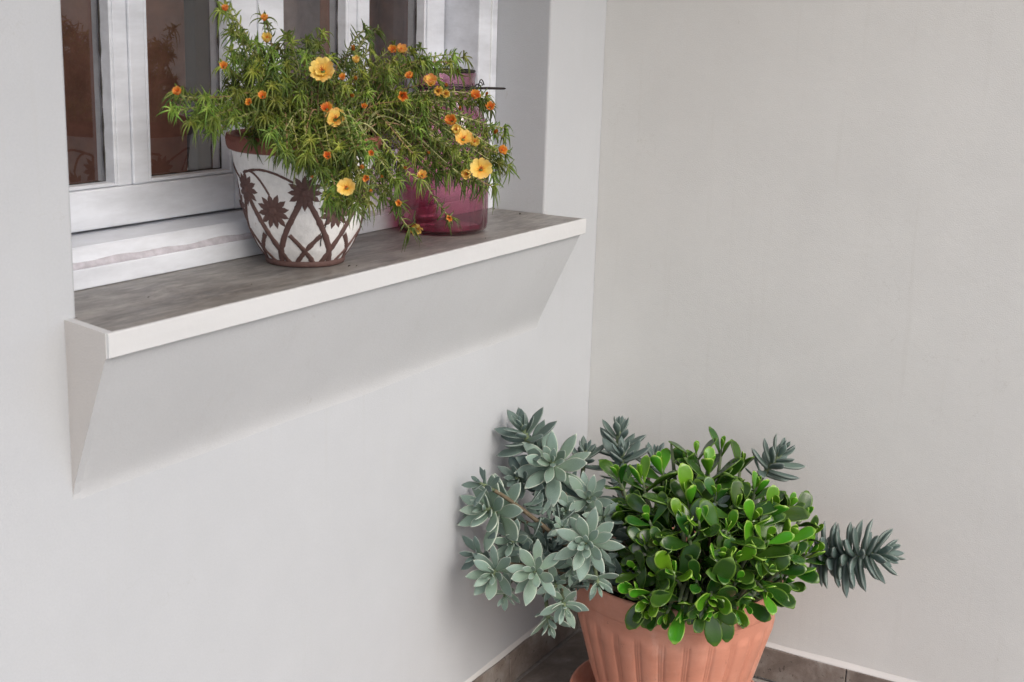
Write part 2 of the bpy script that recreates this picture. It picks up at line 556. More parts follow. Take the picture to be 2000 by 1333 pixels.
def box(bm, x0, x1, y0, y1, z0, z1, bevel=0.0, seg=2, mi=0):
    vs_ = [bm.verts.new((x, y, z)) for x in (x0, x1) for y in (y0, y1) for z in (z0, z1)]
    idx = [(0, 1, 3, 2), (4, 6, 7, 5), (0, 4, 5, 1), (2, 3, 7, 6), (0, 2, 6, 4), (1, 5, 7, 3)]
    fs = [bm.faces.new([vs_[i] for i in q]) for q in idx]
    for f in fs: f.material_index = mi
    if bevel:
        es = list({e for f in fs for e in f.edges})
        bmesh.ops.bevel(bm, geom=es, offset=bevel, segments=seg, profile=0.5, affect='EDGES')
    return fs

def boxobj(name, dims, mat, parent=None, bevel=0.0, seg=2):
    bm = bmesh.new(); box(bm, *dims, bevel=bevel, seg=seg)
    o = bm_obj(name, bm, mat, parent)
    return o

def lathe(bm, prof, n=64, cap_bottom=True, cap_top=False, rfun=None, mi=0):
    rings = []
    for (r, z) in prof:
        ring = []
        for i in range(n):
            a = 2 * PI * i / n
            rr = rfun(r, z, a) if rfun else r
            ring.append(bm.verts.new((rr * math.cos(a), rr * math.sin(a), z)))
        rings.append(ring)
    for k in range(len(rings) - 1):
        A, B = rings[k], rings[k + 1]
        for i in range(n):
            j = (i + 1) % n
            f = bm.faces.new((A[i], A[j], B[j], B[i])); f.smooth = True; f.material_index = mi
    if cap_bottom: bm.faces.new(list(reversed(rings[0]))).material_index = mi
    if cap_top: bm.faces.new(rings[-1]).material_index = mi
    return rings

def tube(bm, pts, rads, n=6, cap=True, mi=0, smooth=True):
    """a tube through points; returns nothing"""
    pts = [Vector(p) for p in pts]
    up = Vector((0, 0, 1)); prev = None; rings = []
    for k, p in enumerate(pts):
        t = (pts[min(k + 1, len(pts) - 1)] - pts[max(k - 1, 0)])
        if t.length < 1e-9: t = Vector((0, 0, 1))
        t.normalize()
        if prev is None:
            a = t.orthogonal().normalized()
        else:
            a = (prev - t * prev.dot(t))
            a = a.normalized() if a.length > 1e-6 else t.orthogonal().normalized()
        prev = a; b = t.cross(a)
        r = rads[k] if isinstance(rads, (list, tuple)) else rads
        rings.append([bm.verts.new(p + (a * math.cos(2 * PI * i / n) + b * math.sin(2 * PI * i / n)) * r) for i in range(n)])
    for k in range(len(rings) - 1):
        for i in range(n):
            j = (i + 1) % n
            f = bm.faces.new((rings[k][i], rings[k][j], rings[k + 1][j], rings[k + 1][i])); f.smooth = smooth; f.material_index = mi
    if cap:
        f = bm.faces.new(list(reversed(rings[0]))); f.material_index = mi
        f = bm.faces.new(rings[-1]); f.material_index = mi

# ------------------------------------------------------------------ materials
class NT:
    def __init__(s, name):
        s.m = bpy.data.materials.new(name); s.m.use_nodes = True
        s.n = s.m.node_tree.nodes; s.l = s.m.node_tree.links
        s.b = s.n['Principled BSDF']; s.out = s.n['Material Output']
        s.tc = s.n.new('ShaderNodeTexCoord')
    def noise(s, scale, detail=5, rough=0.55, vec=None, dist=0.0, sc=None):
        t = s.n.new('ShaderNodeTexNoise'); t.inputs['Scale'].default_value = scale
        t.inputs['Detail'].default_value = detail; t.inputs['Roughness'].default_value = rough
        t.inputs['Distortion'].default_value = dist
        v = vec or s.tc.outputs['Object']
        if sc:
            mp = s.n.new('ShaderNodeMapping'); mp.inputs['Scale'].default_value = sc
            s.l.new(v, mp.inputs['Vector']); v = mp.outputs['Vector']
        s.l.new(v, t.inputs['Vector'])
        return t.outputs['Fac']
    def ramp(s, fac, stops, interp='LINEAR'):
        r = s.n.new('ShaderNodeValToRGB'); r.color_ramp.interpolation = interp
        e = r.color_ramp.elements
        while len(e) < len(stops): e.new(0.5)
        for k, (p, c) in enumerate(stops):
            e[k].position = p; e[k].color = (*c, 1) if len(c) == 3 else c
        s.l.new(fac, r.inputs['Fac']); return r.outputs['Color']
    def mix(s, fac, a, b, mode='MIX'):
        m = s.n.new('ShaderNodeMix'); m.data_type = 'RGBA'; m.blend_type = mode
        for sock, v in ((m.inputs['Factor'], fac), (m.inputs['A'], a), (m.inputs['B'], b)): pass
        F = [i for i in m.inputs if i.name == 'Factor'][0]
        A = [i for i in m.inputs if i.name == 'A' and i.type == 'RGBA'][0]
        B = [i for i in m.inputs if i.name == 'B' and i.type == 'RGBA'][0]
        for sock, v in ((F, fac), (A, a), (B, b)):
            if isinstance(v, (int, float)): sock.default_value = v
            elif isinstance(v, tuple): sock.default_value = (*v, 1)
            else: s.l.new(v, sock)
        return [o for o in m.outputs if o.type == 'RGBA'][0]
    def math(s, op, a, b=0.0, clamp=False):
        m = s.n.new('ShaderNodeMath'); m.operation = op; m.use_clamp = clamp
        for k, v in enumerate((a, b)):
            if isinstance(v, (int, float)): m.inputs[k].default_value = v
            else: s.l.new(v, m.inputs[k])
        return m.outputs[0]
    def attr(s, name):
        a = s.n.new('ShaderNodeAttribute'); a.attribute_name = name; return a
    def rnd(s):
        return s.n.new('ShaderNodeObjectInfo').outputs['Random']
    def sep(s, v):
        x = s.n.new('ShaderNodeSeparateXYZ'); s.l.new(v, x.inputs[0]); return x.outputs
    def col(s, c):
        if isinstance(c, tuple): s.b.inputs['Base Color'].default_value = (*c, 1)
        else: s.l.new(c, s.b.inputs['Base Color'])
    def rough(s, v):
        if isinstance(v, (int, float)): s.b.inputs['Roughness'].default_value = v
        else: s.l.new(v, s.b.inputs['Roughness'])
    def bump(s, h, dist=0.001, strength=1.0, normal=None):
        b = s.n.new('ShaderNodeBump'); b.inputs['Distance'].default_value = dist
        b.inputs['Strength'].default_value = strength
        s.l.new(h, b.inputs['Height'])
        if normal: s.l.new(normal, b.inputs['Normal'])
        s.l.new(b.outputs['Normal'], s.b.inputs['Normal']); return b.outputs['Normal']
    def spec(s, v): s.b.inputs['Specular IOR Level'].default_value = v

def m_plaster(name, base, warm=0.0):
    t = NT(name)
    pos = t.n.new('ShaderNodeNewGeometry').outputs['Position']
    big = t.noise(1.6, 4, 0.6, vec=pos)
    blotch = t.noise(9.0, 5, 0.65, vec=pos)
    c = t.ramp(big, [(0.3, tuple(v * 0.93 for v in base)), (0.7, tuple(min(0.9, v * 1.03) for v in base))])
    c = t.mix(t.math('MULTIPLY', t.math('GREATER_THAN', t.noise(210, 2, 0.5, vec=pos), 0.795), 0.5), c, (0.28, 0.26, 0.24))
    c = t.mix(0.25, c, t.ramp(blotch, [(0.35, tuple(v * 0.9 for v in base)), (0.65, base)]))
    # small scuffs: thin dark marks scattered here and there
    scuff = t.noise(26, 3, 0.7, vec=pos, sc=(1, 1, 0.35))
    c = t.mix(t.math('MULTIPLY', t.math('GREATER_THAN', scuff, 0.735), 0.22), c, (0.33, 0.31, 0.29))
    c = t.mix(t.ramp(t.noise(330, 2, 0.5, vec=pos), [(0.35, (0, 0, 0)), (0.65, (0.12, 0.12, 0.12))]), c, tuple(v * 0.70 for v in base))
    drip = t.noise(11, 4, 0.7, vec=pos, sc=(3.2, 3.2, 0.16))
    c = t.mix(t.math('MULTIPLY', t.ramp(drip, [(0.58, (0, 0, 0)), (0.72, (1, 1, 1))]), 0.10), c, (0.36, 0.35, 0.32))
    v = t.n.new('ShaderNodeTexVoronoi'); v.feature = 'DISTANCE_TO_EDGE'; v.inputs['Scale'].default_value = 2.3
    wv = t.n.new('ShaderNodeVectorMath'); wv.operation = 'ADD'
    nn = t.n.new('ShaderNodeTexNoise'); nn.inputs['Scale'].default_value = 5; nn.inputs['Detail'].default_value = 6; t.l.new(pos, nn.inputs['Vector'])
    t.l.new(pos, wv.inputs[0]); t.l.new(nn.outputs['Color'], wv.inputs[1]); t.l.new(wv.outputs[0], v.inputs['Vector'])
    hair = t.math('MULTIPLY', t.math('LESS_THAN', v.outputs['Distance'], 0.0022), t.math('GREATER_THAN', t.noise(1.9, 2, vec=pos), 0.56))
    c = t.mix(t.math('MULTIPLY', hair, 0.16), c, (0.3, 0.29, 0.27))
    t.col(c); t.rough(0.78); t.spec(0.25)
    grain = t.noise(420, 3, 0.6, vec=pos)
    mid = t.noise(60, 4, 0.6, vec=pos)
    wav = t.noise(7, 3, 0.5, vec=pos)
    h = t.math('ADD', t.math('MULTIPLY', grain, 0.8), t.math('ADD', t.math('MULTIPLY', mid, 0.55), t.math('MULTIPLY', wav, 1.2)))
    t.bump(h, 0.0011, 0.60)
    return t.m

def m_paint(name, base, rough=0.45, dirt=0.25):
    t = NT(name)
    pos = t.n.new('ShaderNodeNewGeometry').outputs['Position']
    n1 = t.noise(14, 5, 0.65, vec=pos, sc=(0.4, 1, 1.6))
    c = t.ramp(n1, [(0.32, tuple(v * (1 - dirt * 0.5) for v in base)), (0.62, base)])
    streak = t.noise(30, 4, 0.6, vec=pos, sc=(2.5, 1, 0.15))
    c = t.mix(t.math('MULTIPLY', streak, dirt * 0.35), c, tuple(v * 0.72 for v in base))
    t.col(c); t.rough(rough)
    t.bump(t.math('ADD', t.noise(90, 3, 0.5, vec=pos), t.math('MULTIPLY', t.noise(600, 2, vec=pos), 0.3)), 0.0006, 0.5)
    return t.m

def m_marble():
    t = NT('grey_marble')
    pos = t.n.new('ShaderNodeNewGeometry').outputs['Position']
    w = t.noise(5.0, 6, 0.6, vec=pos, sc=(0.55, 1.9, 1), dist=1.6)
    w2 = t.noise(16.0, 6, 0.7, vec=pos, sc=(0.5, 2.2, 1), dist=2.2)
    c = t.ramp(w, [(0.28, (0.085, 0.082, 0.080)), (0.47, (0.165, 0.160, 0.155)), (0.62, (0.245, 0.238, 0.228))])
    c = t.mix(t.math('MULTIPLY', t.ramp(w2, [(0.44, (0, 0, 0)), (0.66, (1, 1, 1))]), 0.6), c, (0.34, 0.325, 0.305))
    w3 = t.noise(34.0, 6, 0.75, vec=pos, sc=(0.5, 1.8, 1), dist=1.4)
    c = t.mix(t.math('MULTIPLY', t.ramp(w3, [(0.50, (0, 0, 0)), (0.60, (1, 1, 1))]), 0.30), c, (0.065, 0.06, 0.058))
    brown = t.noise(3.1, 4, 0.6, vec=pos, sc=(0.5, 3, 1), dist=0.6)
    c = t.mix(t.math('MULTIPLY', t.ramp(brown, [(0.5, (0, 0, 0)), (0.68, (1, 1, 1))]), 0.4), c, (0.15, 0.128, 0.108))
    spk = t.math('GREATER_THAN', t.noise(130, 2, 0.5, vec=pos), 0.745)
    c = t.mix(t.math('MULTIPLY', spk, 0.8), c, (0.03, 0.028, 0.025))
    t.col(c)
    t.rough(t.ramp(t.noise(9, 5, 0.7, vec=pos), [(0.3, (0.34,) * 3), (0.7, (0.55,) * 3)]))
    t.bump(t.noise(200, 3, vec=pos), 0.0003, 0.4)
    return t.m

def m_tile(name, dark):
    t = NT(name)
    pos = t.n.new('ShaderNodeNewGeometry').outputs['Position']
    off = t.n.new('ShaderNodeVectorMath'); off.operation = 'ADD'
    cmb = t.n.new('ShaderNodeCombineXYZ'); r = t.rnd()
    t.l.new(t.math('MULTIPLY', r, 13.0), cmb.inputs[0]); t.l.new(t.math('MULTIPLY', r, 7.0), cmb.inputs[1])
    t.l.new(pos, off.inputs[0]); t.l.new(cmb.outputs[0], off.inputs[1]); v = off.outputs[0]
    a = t.noise(9, 8, 0.68, vec=v, dist=0.8)
    b = t.noise(38, 6, 0.7, vec=v)
    k = dark
    c = t.ramp(a, [(0.3, (0.085 * k, 0.07 * k, 0.06 * k)), (0.48, (0.16 * k, 0.135 * k, 0.12 * k)), (0.6, (0.215 * k, 0.2 * k, 0.185 * k)), (0.75, (0.3 * k, 0.275 * k, 0.25 * k))])
    c = t.mix(t.math('MULTIPLY', t.ramp(b, [(0.42, (0, 0, 0)), (0.62, (1, 1, 1))]), 0.35), c, (0.11 * k, 0.085 * k, 0.072 * k))
    pits = t.math('GREATER_THAN', t.noise(95, 3, 0.6, vec=v), 0.66)
    c = t.mix(t.math('MULTIPLY', pits, 0.6), c, (0.035, 0.027, 0.023))
    t.col(c); t.rough(0.55)
    t.bump(t.math('ADD', t.noise(70, 5, 0.7, vec=v), t.math('MULTIPLY', b, 1.0)), 0.0015, 0.6)
    return t.m

def m_simple(name, c, rough=0.6, n=None, bumpd=0.0, spec=0.5, metal=0.0):
    t = NT(name)
    if n:
        t.col(t.ramp(t.noise(n, 5, 0.6), [(0.3, tuple(v * 0.75 for v in c)), (0.7, tuple(v * 1.15 for v in c))]))
    else: t.col(c)
    if bumpd: t.bump(t.noise(n or 100, 4), bumpd, 0.6)
    t.rough(rough); t.spec(spec); t.b.inputs['Metallic'].default_value = metal
    return t.m

def m_glass_pane():
    t = NT('window_glass')
    t.n.remove(t.b)
    tr = t.n.new('ShaderNodeBsdfTransparent'); tr.inputs['Color'].default_value = (0.93, 0.93, 0.92, 1)
    gl = t.n.new('ShaderNodeBsdfGlossy'); gl.inputs['Roughness'].default_value = 0.015
    fr = t.n.new('ShaderNodeFresnel'); fr.inputs['IOR'].default_value = 1.62
    pos = t.n.new('ShaderNodeNewGeometry').outputs['Position']
    bp = t.n.new('ShaderNodeBump'); bp.inputs['Distance'].default_value = 0.0004; bp.inputs['Strength'].default_value = 0.25
    t.l.new(t.noise(9, 2, vec=pos), bp.inputs['Height']); t.l.new(bp.outputs[0], gl.inputs['Normal'])
    mx = t.n.new('ShaderNodeMixShader')
    outside = t.math('SUBTRACT', 1.0, t.n.new('ShaderNodeNewGeometry').outputs['Backfacing'])
    t.l.new(t.math('MULTIPLY', outside, t.math('ADD', t.math('MULTIPLY', fr.outputs[0], 1.5), 0.02, True)), mx.inputs[0]); t.l.new(tr.outputs[0], mx.inputs[1]); t.l.new(gl.outputs[0], mx.inputs[2])
    t.l.new(mx.outputs[0], t.out.inputs['Surface'])
    return t.m

def m_pink_glass():
    t = NT('plum_glass')
    t.n.remove(t.b)
    tr = t.n.new('ShaderNodeBsdfTransparent')
    fr = t.n.new('ShaderNodeFresnel'); fr.inputs['IOR'].default_value = 1.5
    lw = t.n.new('ShaderNodeLayerWeight'); lw.inputs['Blend'].default_value = 0.35
    z = t.sep(t.tc.outputs['Object'])[2]
    low = t.ramp(z, [(0.0, (0.66, 0.35, 0.43)), (0.05, (0.78, 0.54, 0.62)), (0.18, (0.88, 0.72, 0.78))])
    c = t.mix(lw.outputs['Facing'], low, (0.55, 0.25, 0.38))
    t.l.new(c, tr.inputs['Color'])
    gl = t.n.new('ShaderNodeBsdfGlossy'); gl.inputs['Roughness'].default_value = 0.05
    df = t.n.new('ShaderNodeBsdfDiffuse'); df.inputs['Color'].default_value = (0.78, 0.36, 0.50, 1)
    tl = t.n.new('ShaderNodeBsdfTranslucent'); tl.inputs['Color'].default_value = (0.9, 0.48, 0.62, 1)
    m0 = t.n.new('ShaderNodeMixShader'); m0.inputs[0].default_value = 0.5
    t.l.new(df.outputs[0], m0.inputs[1]); t.l.new(tl.outputs[0], m0.inputs[2])
    m1 = t.n.new('ShaderNodeMixShader'); m1.inputs[0].default_value = 0.035
    t.l.new(tr.outputs[0], m1.inputs[1]); t.l.new(m0.outputs[0], m1.inputs[2])
    m2 = t.n.new('ShaderNodeMixShader')
    t.l.new(t.math('MULTIPLY', t.math('SUBTRACT', 1.0, t.n.new('ShaderNodeNewGeometry').outputs['Backfacing']), t.math('MULTIPLY', fr.outputs[0], 1.9)), m2.inputs[0]); t.l.new(m1.outputs[0], m2.inputs[1]); t.l.new(gl.outputs[0], m2.inputs[2])
    t.l.new(m2.outputs[0], t.out.inputs['Surface'])
    return t.m

def m_leaf(name, base, tip, edge, rough=0.35, sub=0.0, var=0.35, trans=0.0, bloom=0.0, bumpd=0.0004, spec=0.5, backc=None):
    """colour follows the leaf itself: 'u' along its length, 'e' near its rim (real pigment)"""
    t = NT(name)
    u = t.attr('u').outputs['Fac']; e = t.attr('e').outputs['Fac']
    c = t.ramp(u, [(0.0, base), (1.0, tip)])
    rnd = t.rnd()
    hsv = t.n.new('ShaderNodeHueSaturation')
    t.l.new(c, hsv.inputs['Color'])
    t.l.new(t.math('ADD', t.math('MULTIPLY', rnd, 0.05), 0.475), hsv.inputs['Hue'])
    t.l.new(t.math('ADD', t.math('MULTIPLY', t.math('FRACT', t.math('MULTIPLY', rnd, 7.31)), var * 2), 1 - var), hsv.inputs['Value'])
    c = hsv.outputs['Color']
    mott = t.noise(45, 4, 0.65)
    c = t.mix(t.math('MULTIPLY', mott, 0.35), c, tuple(v * 0.6 for v in base))
    c = t.mix(t.math('MULTIPLY', e, 0.95), c, edge)
    if bloom:
        c = t.mix(t.math('MULTIPLY', t.ramp(t.noise(30, 4, 0.7), [(0.4, (0, 0, 0)), (0.62, (1, 1, 1))]), bloom), c, (0.47, 0.52, 0.49))
    if trans:
        blem = t.math('GREATER_THAN', t.noise(75, 2, 0.5), 0.73)
        c = t.mix(t.math('MULTIPLY', blem, 0.6), c, (0.16, 0.11, 0.05))
    t.col(c); t.rough(rough); t.spec(spec)
    if sub:
        t.b.inputs['Subsurface Weight'].default_value = sub
        t.b.inputs['Subsurface Radius'].default_value = (0.3, 0.6, 0.2)
        t.b.inputs['Subsurface Scale'].default_value = 0.006
    t.bump(t.noise(60, 3), bumpd, 0.6)
    if trans:
        tl = t.n.new('ShaderNodeBsdfTranslucent'); t.l.new(c, tl.inputs['Color'])
        mx = t.n.new('ShaderNodeMixShader'); mx.inputs[0].default_value = trans
        t.l.new(t.b.outputs[0], mx.inputs[1]); t.l.new(tl.outputs[0], mx.inputs[2])
        t.l.new(mx.outputs[0], t.out.inputs['Surface'])
    return t.m

def m_petal(name, stops, centre):
    t = NT(name)
    u = t.attr('u').outputs['Fac']
    c = t.ramp(u, stops)
    hsv = t.n.new('ShaderNodeHueSaturation'); t.l.new(c, hsv.inputs['Color'])
    t.l.new(t.math('ADD', t.math('MULTIPLY', t.rnd(), 0.035), 0.483), hsv.inputs['Hue'])
    hsv.inputs['Value'].default_value = 1.0
    t.col(hsv.outputs['Color']); t.rough(0.55); t.spec(0.3)
    t.bump(t.noise(260, 3, sc=(0.3, 1, 1)), 0.0006, 0.6)
    tl = t.n.new('ShaderNodeBsdfTranslucent'); t.l.new(hsv.outputs['Color'], tl.inputs['Color'])
    mx = t.n.new('ShaderNodeMixShader'); mx.inputs[0].default_value = 0.35
    t.l.new(t.b.outputs[0], mx.inputs[1]); t.l.new(tl.outputs[0], mx.inputs[2])
    t.l.new(mx.outputs[0], t.out.inputs['Surface'])
    return t.m

PL_A = m_plaster('cream_plaster', (0.440, 0.463, 0.492))
PL_S = m_plaster('sill_plaster_lightened', (0.500, 0.520, 0.542))  # wall plaster lightened in colour to cancel the shading of the down-facing apron
PL_C = m_plaster('sill_end_lightened', (0.575, 0.560, 0.545))  # warmer, and lightened in colour to cancel shade on the left-facing end
PL_B = m_plaster('side_plaster', (0.590, 0.602, 0.600))
CAULK = m_paint('fresh_white_caulk', (0.52, 0.52, 0.52), 0.5, 0.08)
SILLPAINT = m_paint('thick_white_paint', (0.520, 0.535, 0.550), 0.5, 0.1)
WPAINT = m_paint('window_paint', (0.68, 0.72, 0.79), 0.4, 0.5)
WDARK = m_simple('sash_gap', (0.03, 0.028, 0.026), 0.8)
PUTTY = m_simple('stained_putty', (0.46, 0.45, 0.50), 0.8, 60, 0.002)
MARBLE = m_marble()
TILE = m_tile('floor_tile_stone', 1.0)
TILE2 = m_tile('skirting_stone', 1.2)
GROUT = m_simple('grout', (0.30, 0.28, 0.26), 0.9, 90, 0.001)
GLASS = m_glass_pane()
PINK = m_pink_glass()
IRON = m_simple('black_iron', (0.022, 0.018, 0.018), 0.5, 120, 0.0008, metal=0.6)
SOIL = m_simple('dark_soil', (0.03, 0.02, 0.014), 0.95, 60, 0.01)
def m_cloth(name, c, tr):
    t = NT(name)
    cc = t.ramp(t.noise(40, 5, 0.6), [(0.3, tuple(v * 0.8 for v in c)), (0.7, tuple(v * 1.1 for v in c))])
    t.col(cc); t.rough(0.85); t.bump(t.noise(700, 2), 0.0003, 0.6)
    tl = t.n.new('ShaderNodeBsdfTranslucent'); t.l.new(cc, tl.inputs['Color'])
    mx = t.n.new('ShaderNodeMixShader'); mx.inputs[0].default_value = tr
    t.l.new(t.b.outputs[0], mx.inputs[1]); t.l.new(tl.outputs[0], mx.inputs[2]); t.l.new(mx.outputs[0], t.out.inputs['Surface'])
    return t.m
BROWNCURT = m_cloth('brown_curtain_cloth', (0.29, 0.13, 0.088), 0.5)
MAUVECURT = m_cloth('mauve_curtain_cloth', (0.36, 0.28, 0.26), 0.5)
DARKWOOD = m_simple('dark_wood', (0.035, 0.02, 0.017), 0.45, 30, 0.001)
ROOMWALL = m_simple('room_plaster', (0.30, 0.23, 0.20), 0.85)
CEILWOOD = m_simple('warm_boards', (0.74, 0.41, 0.15), 0.7, 12, 0.001)

# ------------------------------------------------------------------ the setting: ground, terrace
XL, XR = -1.524, -0.255        # window opening
ZS = 1.062                     # top of the marble sill

bm = bmesh.new(); 
s = 150
f = bm.faces.new([bm.verts.new(v) for v in ((-s, -s, -0.16), (s, -s, -0.16), (s, s, -0.16), (-s, s, -0.16))])
ground = bm_obj('ground', bm, m_simple('pale_paving', (0.52, 0.51, 0.48), 0.9, 3, 0.01))
ground['kind'] = 'structure'

fl = boxobj('floor', (-4.2, 0.0, -2.4, 0.0, -0.15, -0.006), GROUT)
fl['kind'] = 'structure'
tm = None
T = 0.33
bmt = bmesh.new(); box(bmt, -T / 2 + .002, T / 2 - .002, -T / 2 + .002, T / 2 - .002, -0.008, 0.0, bevel=0.0015, seg=1)
tm = bpy.data.meshes.new('floor_tile'); bmt.to_mesh(tm); bmt.free(); tm.materials.append(TILE)
for i in range(9):
    for j in range(5):
        o = bpy.data.objects.new('floor_tile', tm); COL.objects.link(o); o.parent = fl
        o.location = (-0.03 - T / 2 - i * T, -0.015 - T / 2 - j * T, 0.0)
        o.rotation_euler = (0, 0, (PI / 2) * ((i * 3 + j * 5) % 4))

# ------------------------------------------------------------------ window wall with its opening
def plane_wall_with_hole(x0, x1, z0, z1, hx0, hx1, hz0, hz1, yf, yb):
    """front skin, back skin, reveals, all one closed mesh with rounded plaster edges"""
    bm = bmesh.new()
    def ring(y):
        xs = (x0, hx0, hx1, x1); zs = (z0, hz0, hz1, z1)
        return [[bm.verts.new((x, y, z)) for z in zs] for x in xs]
    A, B = ring(yf), ring(yb)
    for i in range(3):
        for j in range(3):
            if i == 1 and j == 1: continue
            bm.faces.new((A[i][j], A[i + 1][j], A[i + 1][j + 1], A[i][j + 1]))
            bm.faces.new((B[i][j], B[i][j + 1], B[i + 1][j + 1], B[i + 1][j]))
    def strip(p, q):
        return bm.faces.new((A[p[0]][p[1]], A[q[0]][q[1]], B[q[0]][q[1]], B[p[0]][p[1]]))
    inner = [((1, 1), (1, 2)), ((1, 2), (2, 2)), ((2, 2), (2, 1)), ((2, 1), (1, 1))]
    for p, q in inner: strip(p, q)
    outer = [(0, 0), (1, 0), (2, 0), (3, 0), (3, 1), (3, 2), (3, 3), (2, 3), (1, 3), (0, 3), (0, 2), (0, 1)]
    for k in range(12): strip(outer[k], outer[(k + 1) % 12])
    bmesh.ops.recalc_face_normals(bm, faces=bm.faces)
    hole = [e for e in bm.edges if {e.verts[0], e.verts[1]} in [{A[p[0]][p[1]], A[q[0]][q[1]]} for p, q in inner]]
    bmesh.ops.bevel(bm, geom=hole, offset=0.006, segments=4, profile=0.5, affect='EDGES')
    return bm

wall = thing('window_wall', 'cream plastered wall with the white framed window and marble sill', 'wall', (0, 0, 0))
bm = plane_wall_with_hole(-4.2, 0.2, -0.15, 2.75, XL, XR, 1.028, 2.35, 0.0, 0.33)
w = bm_obj('plaster', bm, PL_A, wall)

# skirting tiles along the window wall
def skirt_mesh(L, along_x):
    bm = bmesh.new()
    if along_x: box(bm, 0.0015, L - 0.0015, -0.011, 0.0, 0.001, 0.078, bevel=0.0012, seg=1)
    else: box(bm, -0.011, 0.0, 0.0015, L - 0.0015, 0.001, 0.078, bevel=0.0012, seg=1)
    me = bpy.data.meshes.new('skirting_tile'); bm.to_mesh(me); bm.free(); me.materials.append(TILE2); return me
sk = skirt_mesh(0.33, True)
for k in range(11):
    o = bpy.data.objects.new('skirting_tile', sk); COL.objects.link(o); o.parent = wall
    o.location = (-0.36 + 0.33 - 0.33 * (k + 0) - 0.33 + 0.0, 0, 0)
    o.location.x = -0.03 - 0.33 * (k + 1)
boxobj('skirting_tile', (-0.0285, -0.012, -0.0105, 0.0, 0.001, 0.078), TILE2, wall)

def ledge(name, x0, x1, parent, along_x=True, t=0.0125, h=0.010):
    """plaster nosing above the skirting: a small sloped ledge"""
    bm = bmesh.new(); N = 90; rows = []
    for i in range(N + 1):
        p = x0 + (x1 - x0) * i / N
        w_ = t * (0.72 + 0.35 * noise.noise(Vector((p * 9, 3.3, 0.2))))
        hh = h * (0.9 + 0.6 * noise.noise(Vector((p * 6, 1.3, 5.2))))
        prof = [(0.001, hh + 0.006), (-w_ * 0.55, hh * 0.55), (-w_, 0.0015), (-w_, 0.0002), (0.001, 0.0002)]
        rows.append([bm.verts.new((p, y, 0.0785 + z) if along_x else (y, p, 0.0785 + z)) for y, z in prof])
    for i in range(N):
        for k in range(len(rows[0]) - 1):
            bm.faces.new((rows[i][k], rows[i][k + 1], rows[i + 1][k + 1], rows[i + 1][k])).smooth = k < 2
    bmesh.ops.recalc_face_normals(bm, faces=bm.faces)
    return bm_obj(name, bm, CAULK, parent)
ledge('plaster_nosing', -3.6, -0.012, wall, True, 0.009, 0.006)

# plaster wedge (apron) under the sill
def apron():
    bm = bmesh.new()
    NX, NZ = 60, 24
    def P(i, k):
        a = i / NX; b = k / NZ           # b 0 top .. 1 bottom
        x1 = -0.2625
        q = 1 - 1.16 * b; sm = 0.5 * (q + math.sqrt(q * q + 0.006)); y = -0.0955 * sm + 0.0022 * b * b
        x0 = -1.5600 + 0.0220 * (y + 0.0985) / 0.0997
        x = x0 + (x1 - x0) * a
        z = 1.0298 - 0.206 * 1.16 * b
        y += 0.0010 * noise.noise(Vector((x * 5, z * 7, 2))) * (1 - b * 0.6)
        return Vector((x, y, z))
    G = [[bm.verts.new(P(i, k)) for k in range(NZ + 1)] for i in range(NX + 1)]
    for i in range(NX):
        for k in range(NZ):
            bm.faces.new((G[i][k], G[i + 1][k], G[i + 1][k + 1], G[i][k + 1])).smooth = True
    # cheeks
    for side, i in ((0, 0), (1, NX)):
        back = [bm.verts.new((-1.5600 + 0.0217 if side == 0 else G[i][k].co.x, 0.0028, G[i][k].co.z)) for k in range(NZ + 1)]
        for k in range(NZ):
            q = (G[i][k], G[i][k + 1], back[k + 1], back[k])
            bm.faces.new(q if side == 0 else tuple(reversed(q)))
    bmesh.ops.recalc_face_normals(bm, faces=bm.faces)
    es = [e for e in bm.edges if len(e.link_faces) == 2 and e.calc_face_angle(0) > 0.6]
    bmesh.ops.bevel(bm, geom=es, offset=0.007, segments=4, profile=0.5, affect='EDGES')
    return bm
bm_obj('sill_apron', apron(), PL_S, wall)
# plaster return that closes the left end of the marble sill
bm = bmesh.new()
def prof_y(b):
    q = 1 - 1.16 * b
    return -0.0955 * 0.5 * (q + math.sqrt(q * q + 0.006)) + 0.0022 * b * b
sp = [(-0.0985, 1.0628, 0), (-0.0985, 1.0296, 0)] + [(prof_y(b) - 0.0012 + 0.0020 * b, 1.0298 - 0.206 * 1.16 * b, 0) for b in [0.01 + 0.94 * k / 12 for k in range(13)]] + [(0.0015, 1.0298 - 0.206 * 1.16 * 0.955, 0), (0.0015, 1.0628, 0)]
NS = len(sp)
def skew(y): return 0.0220 * (y + 0.0985) / 0.0997
L_ = [bm.verts.new((-1.5670 + skew(y), y, z)) for y, z, _ in sp]; R2_ = [bm.verts.new((-1.5545 + skew(y), y, z)) for y, z, _ in sp]
bm.faces.new(L_); bm.faces.new(R2_[::-1])
for k in range(NS): bm.faces.new((L_[k], L_[(k + 1) % NS], R2_[(k + 1) % NS], R2_[k]))
bmesh.ops.recalc_face_normals(bm, faces=bm.faces)
pass
bmesh.ops.recalc_face_normals(bm, faces=bm.faces)
for f in bm.faces: f.material_index = 0 if f.normal.x < -0.5 else 1  # left-facing side takes the plaster lightened against its own shade
bm_obj('sill_return', bm, [PL_C, PL_S], wall)

